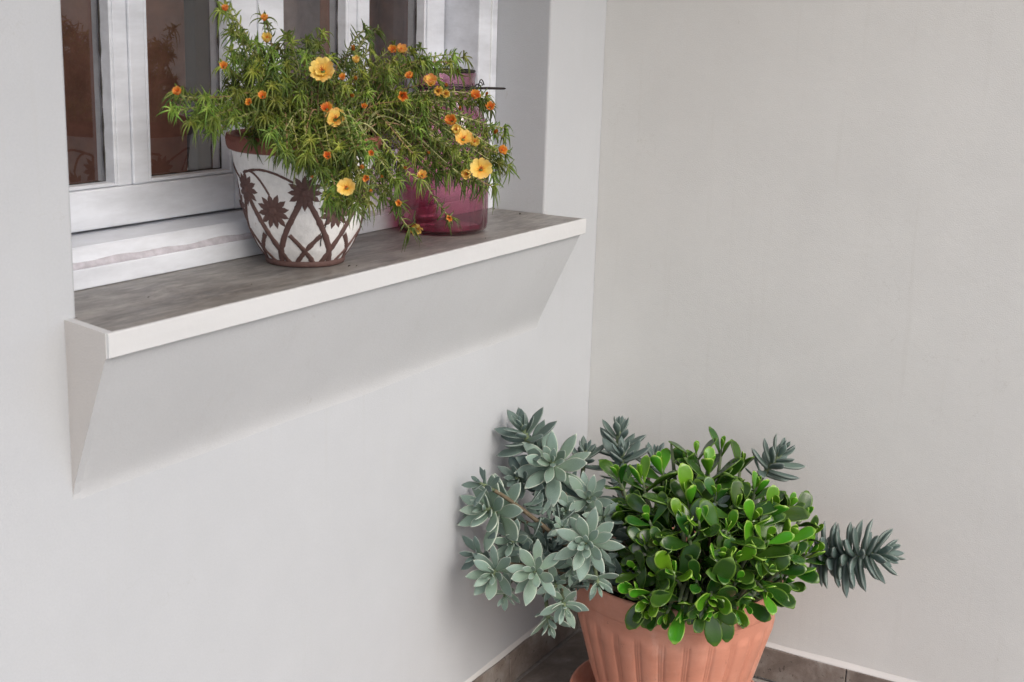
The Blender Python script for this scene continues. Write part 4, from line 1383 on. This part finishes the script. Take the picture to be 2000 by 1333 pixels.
# long leafy branch reaching to the right
def long_branch(a, b, n, L):
    a = Vector(a); b = Vector(b); gl = Vector(gp2.location)
    bm = bmesh.new(); ctrl = [Vector((-0.25, -0.42, 0.29)), Vector((-0.24, -0.56, 0.40)), a, (a + b) / 2 + Vector((0, 0, -0.006)), b]
    pts = [p - b for p in ctrl]
    tube(bm, pts, [0.006, 0.0055, 0.0052, 0.005, 0.003], 8)
    br = bm_obj('branch', bm, PALESTEM, gp2); br.location = b - gl
    axd = (b - a).normalized()
    Mf = frame_from_axis(axd)
    for k in range(n):
        t = k / (n - 1)
        c = a.lerp(b, t) + Vector((0, 0, -0.006 * math.sin(PI * t)))
        el = math.radians(94 - 68 * max(0, (t - 0.62) / 0.38) ** 1.4 + random.uniform(-7, 7))
        ln = L * (0.74 + 0.40 * math.sin(PI * min(1, t * 0.85 + 0.1))) * (1 if t < 0.9 else 0.8) * random.uniform(.88, 1.12)
        o = bpy.data.objects.new('leaf', random.choice(plump))
        COL.objects.link(o); o.parent = br
        o.matrix_local = Matrix.Translation(c - b) @ Mf.to_4x4() @ leaf_matrix(k * 2.39996, el, 0, ln, random.uniform(-.3, .3), random.uniform(0.85, 1.05))
long_branch(*LONG, 64, 0.064)

# ------------------------------------------------------------------ green jade plant
jade_y = [leaf_mesh('jade_leaf', 1.0, 0.42, 0.115, sh_jade, c_, k_, nL=10, nC=10, mat=JD_YOUNG) for c_, k_ in ((0.30, 0.14), (0.45, 0.05), (0.22, 0.26))]
jade_o = [leaf_mesh('jade_leaf', 1.0, 0.45, 0.10, sh_jade, c_, k_, nL=10, nC=10, mat=JD_OLD) for c_, k_ in ((0.25, 0.08), (0.38, -0.14), (0.15, -0.28))]
jp = thing('jade_plant', 'glossy green jade plant filling the right side of the big terracotta pot', 'succulent', (-0.33, -0.44, 0.27))
jl = Vector(jp.location)
cnt = 0
for i, (x, y, z, ax, ay, az, kind) in enumerate(SHOOTS):
    p = Vector((x, y, z)); A = Vector((ax, ay, az)).normalized()
    M = frame_from_axis(A, random.uniform(0, 6.28))
    L = random.uniform(0.056, 0.072)
    bm = bmesh.new(); tube(bm, [(0, 0, -0.10), (0.002, 0, -0.05), (0, 0, -0.012), (0, 0, 0.004)], [0.0045, 0.004, 0.0032, 0.002], 7)
    s_ = bm_obj('shoot', bm, PALESTEM, jp, smooth=True)
    s_.matrix_local = Matrix.Translation(p - A * 0.012 - jl) @ M.to_4x4()
    pairs = 2 if kind in (0, 3) else 3
    for q in range(pairs):
        young = (q == 0) or (kind == 2 and q == 1) or (kind == 1 and q == 1 and random.random() < .6)
        for sd_ in (0, 1):
            if cnt >= 300: break
            el = math.radians((16, 34, 58)[q] + random.uniform(-10, 10) + (4 if kind == 0 else 0))
            ln = L * (0.52, 0.90, 1.10)[q] * random.uniform(0.80, 1.16) * (1.12 if kind == 2 else 1)
            h = (0.0, -0.013, -0.028)[q]
            o = bpy.data.objects.new('leaf', random.choice(jade_y if young else jade_o))
            COL.objects.link(o); o.parent = s_
            o.matrix_local = leaf_matrix(q * PI / 2 + sd_ * PI + random.uniform(-.25, .25), el, h, ln, random.uniform(-.4, .4), random.uniform(.9, 1.1))
            cnt += 1
    # woody branch back to the soil
    root = Vector((-0.29 + 0.05 * math.cos(i), -0.40 + 0.05 * math.sin(i), 0.27)); b = p - A * 0.105
    pts = [root * (1 - t) ** 2 + (root + Vector((0, 0, 0.09))) * 2 * t * (1 - t) + b * t * t - jl for t in [k / 8 for k in range(9)]]
    bm = bmesh.new(); tube(bm, pts, [0.0075 - 0.003 * k / 8 for k in range(9)], 6)
    bm_obj('branch', bm, BARK, jp)

# inner leaves, too shaded and crowded to pick apart: one mesh per plant
def merge_leaves(name, src, mats, parent, mat):
    bm = bmesh.new()
    for me, M in src:
        n0 = len(bm.verts); bm.from_mesh(me); bm.verts.ensure_lookup_table()
        for v in bm.verts[n0:]: v.co = M @ v.co
    o = bm_obj(name, bm, mat, parent)
    o['kind'] = 'stuff'; return o
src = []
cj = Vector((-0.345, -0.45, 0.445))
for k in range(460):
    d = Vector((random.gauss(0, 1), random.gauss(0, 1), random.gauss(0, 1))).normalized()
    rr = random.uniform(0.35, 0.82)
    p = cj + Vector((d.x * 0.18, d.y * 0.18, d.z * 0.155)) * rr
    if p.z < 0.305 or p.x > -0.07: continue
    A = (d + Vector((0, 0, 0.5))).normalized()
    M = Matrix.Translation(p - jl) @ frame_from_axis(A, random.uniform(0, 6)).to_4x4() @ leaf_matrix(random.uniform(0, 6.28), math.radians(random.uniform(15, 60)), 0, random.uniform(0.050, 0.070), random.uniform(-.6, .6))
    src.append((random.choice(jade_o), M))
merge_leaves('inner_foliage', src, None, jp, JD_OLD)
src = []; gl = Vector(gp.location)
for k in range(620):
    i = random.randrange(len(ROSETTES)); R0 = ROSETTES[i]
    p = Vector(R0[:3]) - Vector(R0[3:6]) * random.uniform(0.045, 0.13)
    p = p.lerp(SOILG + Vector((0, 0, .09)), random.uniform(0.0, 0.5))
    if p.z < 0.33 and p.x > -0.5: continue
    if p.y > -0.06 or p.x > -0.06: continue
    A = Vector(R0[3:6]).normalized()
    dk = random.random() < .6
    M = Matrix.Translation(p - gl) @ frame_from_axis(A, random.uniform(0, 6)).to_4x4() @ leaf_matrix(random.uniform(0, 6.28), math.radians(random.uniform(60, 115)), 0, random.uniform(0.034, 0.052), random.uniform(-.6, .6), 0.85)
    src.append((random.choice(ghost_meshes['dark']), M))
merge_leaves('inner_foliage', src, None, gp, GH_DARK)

# ------------------------------------------------------------------ big terracotta pot and saucer
def m_terra(name, base):
    t = NT(name)
    n1 = t.noise(7, 5, 0.65, sc=(1, 1, 0.5)); n2 = t.noise(40, 5, 0.7)
    c = t.ramp(n1, [(0.3, tuple(v * 0.85 for v in base)), (0.7, tuple(v * 1.08 for v in base))])
    c = t.mix(t.math('MULTIPLY', t.ramp(t.noise(4, 4, 0.7), [(0.45, (0, 0, 0)), (0.75, (1, 1, 1))]), 0.35), c, (0.62, 0.42, 0.34))
    c = t.mix(t.math('MULTIPLY', t.math('GREATER_THAN', t.noise(90, 3, 0.6), 0.70), 0.5), c, (0.16, 0.08, 0.05))
    z = t.sep(t.tc.outputs['Object'])[2]
    lime = t.math('MULTIPLY', t.ramp(t.noise(16, 6, 0.75, sc=(1, 1, 0.35)), [(0.50, (0, 0, 0)), (0.68, (1, 1, 1))]), t.ramp(t.noise(2.6, 3), [(0.4, (0.1,) * 3), (0.65, (1, 1, 1))]))
    c = t.mix(t.math('MULTIPLY', lime, 0.55), c, (0.66, 0.50, 0.43))
    grime = t.ramp(t.noise(6, 5, 0.7, sc=(1, 1, 2.5)), [(0.5, (0, 0, 0)), (0.7, (1, 1, 1))])
    c = t.mix(t.math('MULTIPLY', grime, 0.28), c, (0.24, 0.10, 0.06))
    t.col(c); t.rough(0.55); t.spec(0.4)
    t.bump(t.math('ADD', n2, t.math('MULTIPLY', t.noise(300, 3), 0.4)), 0.0008, 0.5); return t.m
TERRA = m_terra('terracotta_plastic', (0.52, 0.225, 0.155))
TX, TY = -0.292, -0.370
bp = thing('terracotta_pot', 'big ribbed terracotta pot standing in the corner', 'flower pot', (TX, TY, 0.018))
PT = [(0.125, 0.0), (0.138, 0.006), (0.154, 0.055), (0.172, 0.11), (0.188, 0.17), (0.2035, 0.225), (0.2125, 0.285)]
def ptr(z):
    for k in range(len(PT) - 1):
        if PT[k][1] <= z <= PT[k + 1][1]:
            a = (z - PT[k][1]) / (PT[k + 1][1] - PT[k][1]); return PT[k][0] * (1 - a) + PT[k + 1][0] * a
    return PT[-1][0]
NR = 26
def ribbed(r, z, a):
    if z > 0.258 or r < 0.12: return r
    env = min(1.0, max(0, (0.258 - z) / 0.014)) * min(1, max(0, z / 0.01))
    # arc-topped flutes: broad convex panels with narrow grooved bands of three fine ribs
    ph = (a * NR / (2 * PI)) % 1.0
    d = 0.0
    if ph < 0.30:
        d = -0.0010 + 0.0015 * math.cos(ph / 0.30 * 6 * PI)
    else:
        q = (ph - 0.30) / 0.70; d = 0.0034 * math.sin(PI * q) ** 0.6
    return r + d * env
bm = bmesh.new()
prof = [(0.118, -0.001)] + [(ptr(0.285 * k / 60), 0.285 * k / 60) for k in range(61)]
lathe(bm, prof, NR * 26, rfun=ribbed)
bm_obj('pot_body', bm, TERRA, bp)
bm = bmesh.new()
lathe(bm, [(0.2120, 0.2840), (0.2142, 0.2852), (0.2152, 0.288), (0.2170, 0.300), (0.2200, 0.325), (0.2210, 0.332), (0.2200, 0.3365), (0.2150, 0.3375), (0.2065, 0.331), (0.2035, 0.315), (0.196, 0.28), (0.186, 0.23)], 160, cap_bottom=False)
bm_obj('rim', bm, TERRA, bp)
bm = bmesh.new(); lathe(bm, [(0.199, 0.292), (0.12, 0.298), (0.001, 0.30)], 48, cap_bottom=False); bm_obj('soil', bm, SOIL, bp)
sc_ = thing('saucer', 'terracotta saucer under the big ribbed pot', 'saucer', (TX - 0.012, TY + 0.004, 0.0006))
bm = bmesh.new(); lathe(bm, [(0.165, 0.0), (0.190, 0.002), (0.196, 0.02), (0.207, 0.062), (0.2085, 0.066), (0.2065, 0.068), (0.2035, 0.066), (0.193, 0.024), (0.186, 0.012), (0.001, 0.0115)], 120)
bm_obj('saucer_dish', bm, TERRA, sc_)

# ------------------------------------------------------------------ moss rose (portulaca) on the sill
t = NT('moss_rose_green')
u = t.attr('u').outputs['Fac']
c = t.ramp(u, [(0.0, (0.23, 0.27, 0.065)), (0.35, (0.125, 0.185, 0.026)), (0.8, (0.066, 0.118, 0.013)), (1.0, (0.12, 0.13, 0.03))])
hs = t.n.new('ShaderNodeHueSaturation'); t.l.new(c, hs.inputs['Color'])
rn = t.rnd()
t.l.new(t.math('ADD', t.math('MULTIPLY', rn, 0.06), 0.465), hs.inputs['Hue'])
t.l.new(t.math('ADD', t.math('MULTIPLY', t.math('FRACT', t.math('MULTIPLY', rn, 5.7)), 1.3), 0.62), hs.inputs['Value'])
t.col(hs.outputs['Color']); t.rough(0.42)
tl = t.n.new('ShaderNodeBsdfTranslucent'); t.l.new(hs.outputs['Color'], tl.inputs['Color'])
mx = t.n.new('ShaderNodeMixShader'); mx.inputs[0].default_value = 0.2
t.l.new(t.b.outputs[0], mx.inputs[1]); t.l.new(tl.outputs[0], mx.inputs[2]); t.l.new(mx.outputs[0], t.out.inputs['Surface'])
MOSS = t.m
MSTEM = m_simple('moss_rose_stem', (0.30, 0.31, 0.13), 0.5, 60)
MSTEMR = m_simple('moss_rose_stem_red', (0.26, 0.17, 0.09), 0.5, 60)

mr = thing('moss_rose', 'bushy moss rose with needle leaves and yellow and orange flowers in the painted pot', 'plant', (PX, PY, ZS + 0.18))
ML = Vector(mr.location)
def needle(bm, lu, p, d, L, w, sag):
    d = d.normalized(); side_ = d.orthogonal().normalized(); n3 = d.cross(side_)
    ba = random.uniform(0, 6.28); bv = (side_ * math.cos(ba) + n3 * math.sin(ba)) * random.uniform(0.1, 0.75)
    rings = []; N = 5
    for k in range(N + 1):
        t = k / N
        c = p + d * L * (t - 0.28 * t * t * t) + bv * L * t * t * 0.75 + Vector((0, 0, -1)) * sag * L * t * t + Vector((0, 0, 1)) * sag * 0.25 * L * t
        r = w * (0.75, 1.0, 1.0, 0.9, 0.62, 0.12)[k]
        ring = []
        for j in range(4):
            a = PI / 2 * j
            v = bm.verts.new(c + (side_ * math.cos(a) + n3 * math.sin(a)) * r); v[lu] = t; ring.append(v)
        rings.append(ring)
    for k in range(N):
        for j in range(4):
            bm.faces.new((rings[k][j], rings[k][(j + 1) % 4], rings[k + 1][(j + 1) % 4], rings[k + 1][j])).smooth = True

def stem_curve(root, tip, lift, bend):
    c1 = root + Vector((0, 0, lift)) + (tip - root) * 0.12
    c2 = tip + bend
    return [root * (1 - t) ** 3 + c1 * 3 * t * (1 - t) ** 2 + c2 * 3 * t * t * (1 - t) + tip * t ** 3 for t in [k / 16 for k in range(17)]]
PC = Vector((PX, PY, ZS + 0.18))
for i, X in enumerate(SPRIGS):
    tip = Vector(X); dv = tip - PC
    a = math.atan2(dv.y, dv.x); rr = min(0.09, 0.03 + 0.3 * math.hypot(dv.x, dv.y))
    a += random.uniform(-.4, .4)
    root = PC + Vector((rr * math.cos(a), rr * math.sin(a), 0))
    dist_ = (tip - root).length
    drop = tip.z < PC.z + 0.03
    lift = 0.05 + 0.3 * dist_ + (0.05 if drop else 0)
    bend = Vector((-dv.x * 0.25, -dv.y * 0.25, 0.05)) if drop else Vector((-dv.x * 0.12, -dv.y * 0.12, -0.04)) + Vector((random.uniform(-.02, .02), random.uniform(-.02, .02), random.uniform(-.02, .03)))
    outw = Vector((dv.x, dv.y, 0))
    outw = (outw.normalized() if outw.length > 1e-4 else Vector((0, -1, 0))) * 0.6 + Vector((-0.5, -0.62, 0)) * 0.8
    bend = bend * 0.45 - outw * random.uniform(0.02, 0.05) + Vector((0, 0, random.uniform(-0.01, 0.02)))
    cv = stem_curve(root, tip, lift, bend)
    bm = bmesh.new(); lu = bm.verts.layers.float.new('u')
    rel = [q - tip for q in cv]
    tube(bm, rel, [0.0017 - 0.0007 * k / 16 for k in range(17)], 5, mi=1)
    # leaves along the outer stretch, tight whorl at the tip
    seglen = [0.0]
    for k in range(1, 17): seglen.append(seglen[-1] + (cv[k] - cv[k - 1]).length)
    tot = seglen[-1]; leafy = min(tot * 0.8, random.uniform(0.09, 0.16))
    nl = int(leafy / 0.0036)
    for k in range(nl):
        s0 = tot - leafy * (1 - (k / nl) ** 0.75)
        j = max(0, min(15, next((q for q in range(16) if seglen[q + 1] >= s0), 15)))
        f_ = (s0 - seglen[j]) / max(1e-6, seglen[j + 1] - seglen[j])
        p = rel[j].lerp(rel[j + 1], f_); tg = (rel[j + 1] - rel[j]).normalized()
        ph = k * 2.39996 + random.uniform(-.3, .3)
        sx = tg.orthogonal().normalized(); sy = tg.cross(sx)
        out = sx * math.cos(ph) + sy * math.sin(ph)
        d = out + tg * random.uniform(0.15, 0.8)
        needle(bm, lu, p, d, random.uniform(0.013, 0.023), random.uniform(0.0010, 0.0014), random.uniform(-0.7, 0.9))
    tg = (rel[16] - rel[15]).normalized(); sx = tg.orthogonal().normalized(); sy = tg.cross(sx)
    for k in range(9):
        ph = k * 2.39996; out = sx * math.cos(ph) + sy * math.sin(ph)
        needle(bm, lu, rel[16], out + tg * random.uniform(0.3, 1.1), random.uniform(0.018, 0.032), 0.00145, random.uniform(0.2, 1.2))
    o = bm_obj('sprig', bm, [MOSS, MSTEMR if random.random() < .25 else MSTEM], mr)
    o.location = tip - ML

PET_Y = m_petal('petal_yellow', [(0.0, (0.62, 0.10, 0.02)), (0.16, (0.80, 0.34, 0.03)), (0.30, (0.86, 0.58, 0.10)), (1.0, (0.88, 0.68, 0.22))], None)
PET_O = m_petal('petal_orange', [(0.0, (0.50, 0.04, 0.01)), (0.3, (0.78, 0.17, 0.02)), (0.75, (0.84, 0.32, 0.06)), (1.0, (0.86, 0.46, 0.13))], None)
PET_M = m_petal('petal_apricot', [(0.0, (0.62, 0.12, 0.02)), (0.25, (0.84, 0.42, 0.08)), (0.7, (0.87, 0.58, 0.16)), (1.0, (0.88, 0.42, 0.17))], None)
PET_D = m_petal('petal_faded', [(0.0, (0.20, 0.05, 0.01)), (0.5, (0.36, 0.09, 0.015)), (1.0, (0.50, 0.20, 0.03))], None)
STAM = m_simple('stamen', (0.50, 0.10, 0.02), 0.6)
SEPAL = m_simple('sepal_green', (0.12, 0.18, 0.05), 0.5)
def petal_mesh(name, seed, mat, curl, wide):
    rnd = random.Random(seed); bm = bmesh.new(); lu = bm.verts.layers.float.new('u')
    NU, NV = 7, 6; rows = []
    for i in range(NU + 1):
        t = i / NU; row = []
        w_ = wide * (0.22 + 0.78 * math.sin(min(1, t / 0.75) * PI / 2)) * (1 if t < .75 else math.sqrt(max(0.12, 1 - ((t - .75) / .30) ** 2)))
        for j in range(NV + 1):
            s_ = j / NV * 2 - 1
            x = t * (1 - 0.10 * (1 - abs(s_)) ** 3 * (t ** 6)) ; y = s_ * w_ / 2
            z = curl * (t * t) + 0.10 * s_ * s_ * w_ + 0.07 * t * math.sin(s_ * 8 + seed) + 0.16 * t * noise.noise(Vector((t * 3, s_ * 3, seed)))
            v = bm.verts.new((x, y, z)); v[lu] = t; row.append(v)
        rows.append(row)
    for i in range(NU):
        for j in range(NV): bm.faces.new((rows[i][j], rows[i][j + 1], rows[i + 1][j + 1], rows[i + 1][j])).smooth = True
    me = bpy.data.meshes.new(name); bm.to_mesh(me); bm.free(); me.materials.append(mat); return me
PM = {0: [petal_mesh('petal', k, PET_Y, 0.12, 0.95) for k in range(4)],
      10: [petal_mesh('petal', k + 20, PET_M, 0.18, 0.95) for k in range(3)],
      1: [petal_mesh('petal', k + 5, PET_O, 0.25, 0.72) for k in range(3)],
      2: [petal_mesh('petal', k + 9, PET_Y, 0.30, 0.95) for k in range(3)],
      3: [petal_mesh('petal', k + 13, PET_D, 0.35, 0.5) for k in range(3)]}
for i, (x, y, z, size, kind, nx, ny, nz) in enumerate(FLOWERS):
    size *= 1.08
    p = Vector((x, y, z)); A = Vector((nx, ny, nz)).normalized()
    # centre: cup with sepals, pistil and stamens
    bm = bmesh.new(); R = size / 2
    tube(bm, [(0, 0, -R * 1.0), (0, 0, -R * 0.55), (0, 0, -R * 0.25), (0, 0, 0.0)], [0.001, R * 0.13, R * 0.20, R * 0.08], 7, mi=0)
    tube(bm, [(0, 0, -R * 1.0), (R * .2, 0, -R * 2.0), (R * .3, R * .3, -R * 3.4)], 0.0011, 5, mi=0)
    if kind in (0, 2, 1):
        for k in range(9):
            a = k * 2.4; q = 0.05 + 0.16 * (k / 9)
            tube(bm, [(0, 0, -0.1 * R), (R * q * math.cos(a) * 1.3, R * q * math.sin(a) * 1.3, R * 0.38)], R * 0.022, 4, mi=1)
    fo = bm_obj('flower', bm, [SEPAL, STAM], mr)
    fo.matrix_local = Matrix.Translation(p - ML) @ frame_from_axis(A, random.uniform(0, 6)).to_4x4()
    np_ = 5
    el0 = {0: 66, 1: 42, 2: 38, 3: 16}[kind]
    lst = PM[kind]
    if kind == 0 and i in (0, 1, 5): lst = PM[0] + PM[10]
    if kind == 2 and random.random() < .5: lst = PM[10]
    for k in range(np_ + (3 if kind == 0 and size > .04 else 0)):
        o = bpy.data.objects.new('petal', random.choice(lst)); COL.objects.link(o); o.parent = fo
        inner_ = k >= 5
        el = math.radians(el0 - (24 if inner_ else 0) + random.uniform(-8, 8))
        ln = R * (1.08 if kind == 0 else 1.2 if kind in (1, 2) else 1.25) * (0.75 if inner_ else 1)
        M_ = leaf_matrix(k * 2 * PI / 5 + (0.6 if inner_ else 0) + random.uniform(-.1, .1), el, -R * (0.30 if kind == 0 else 0.55), ln)
        M_.translation = Vector((0, 0, -R * (0.30 if kind == 0 else 0.55)))
        o.matrix_local = M_
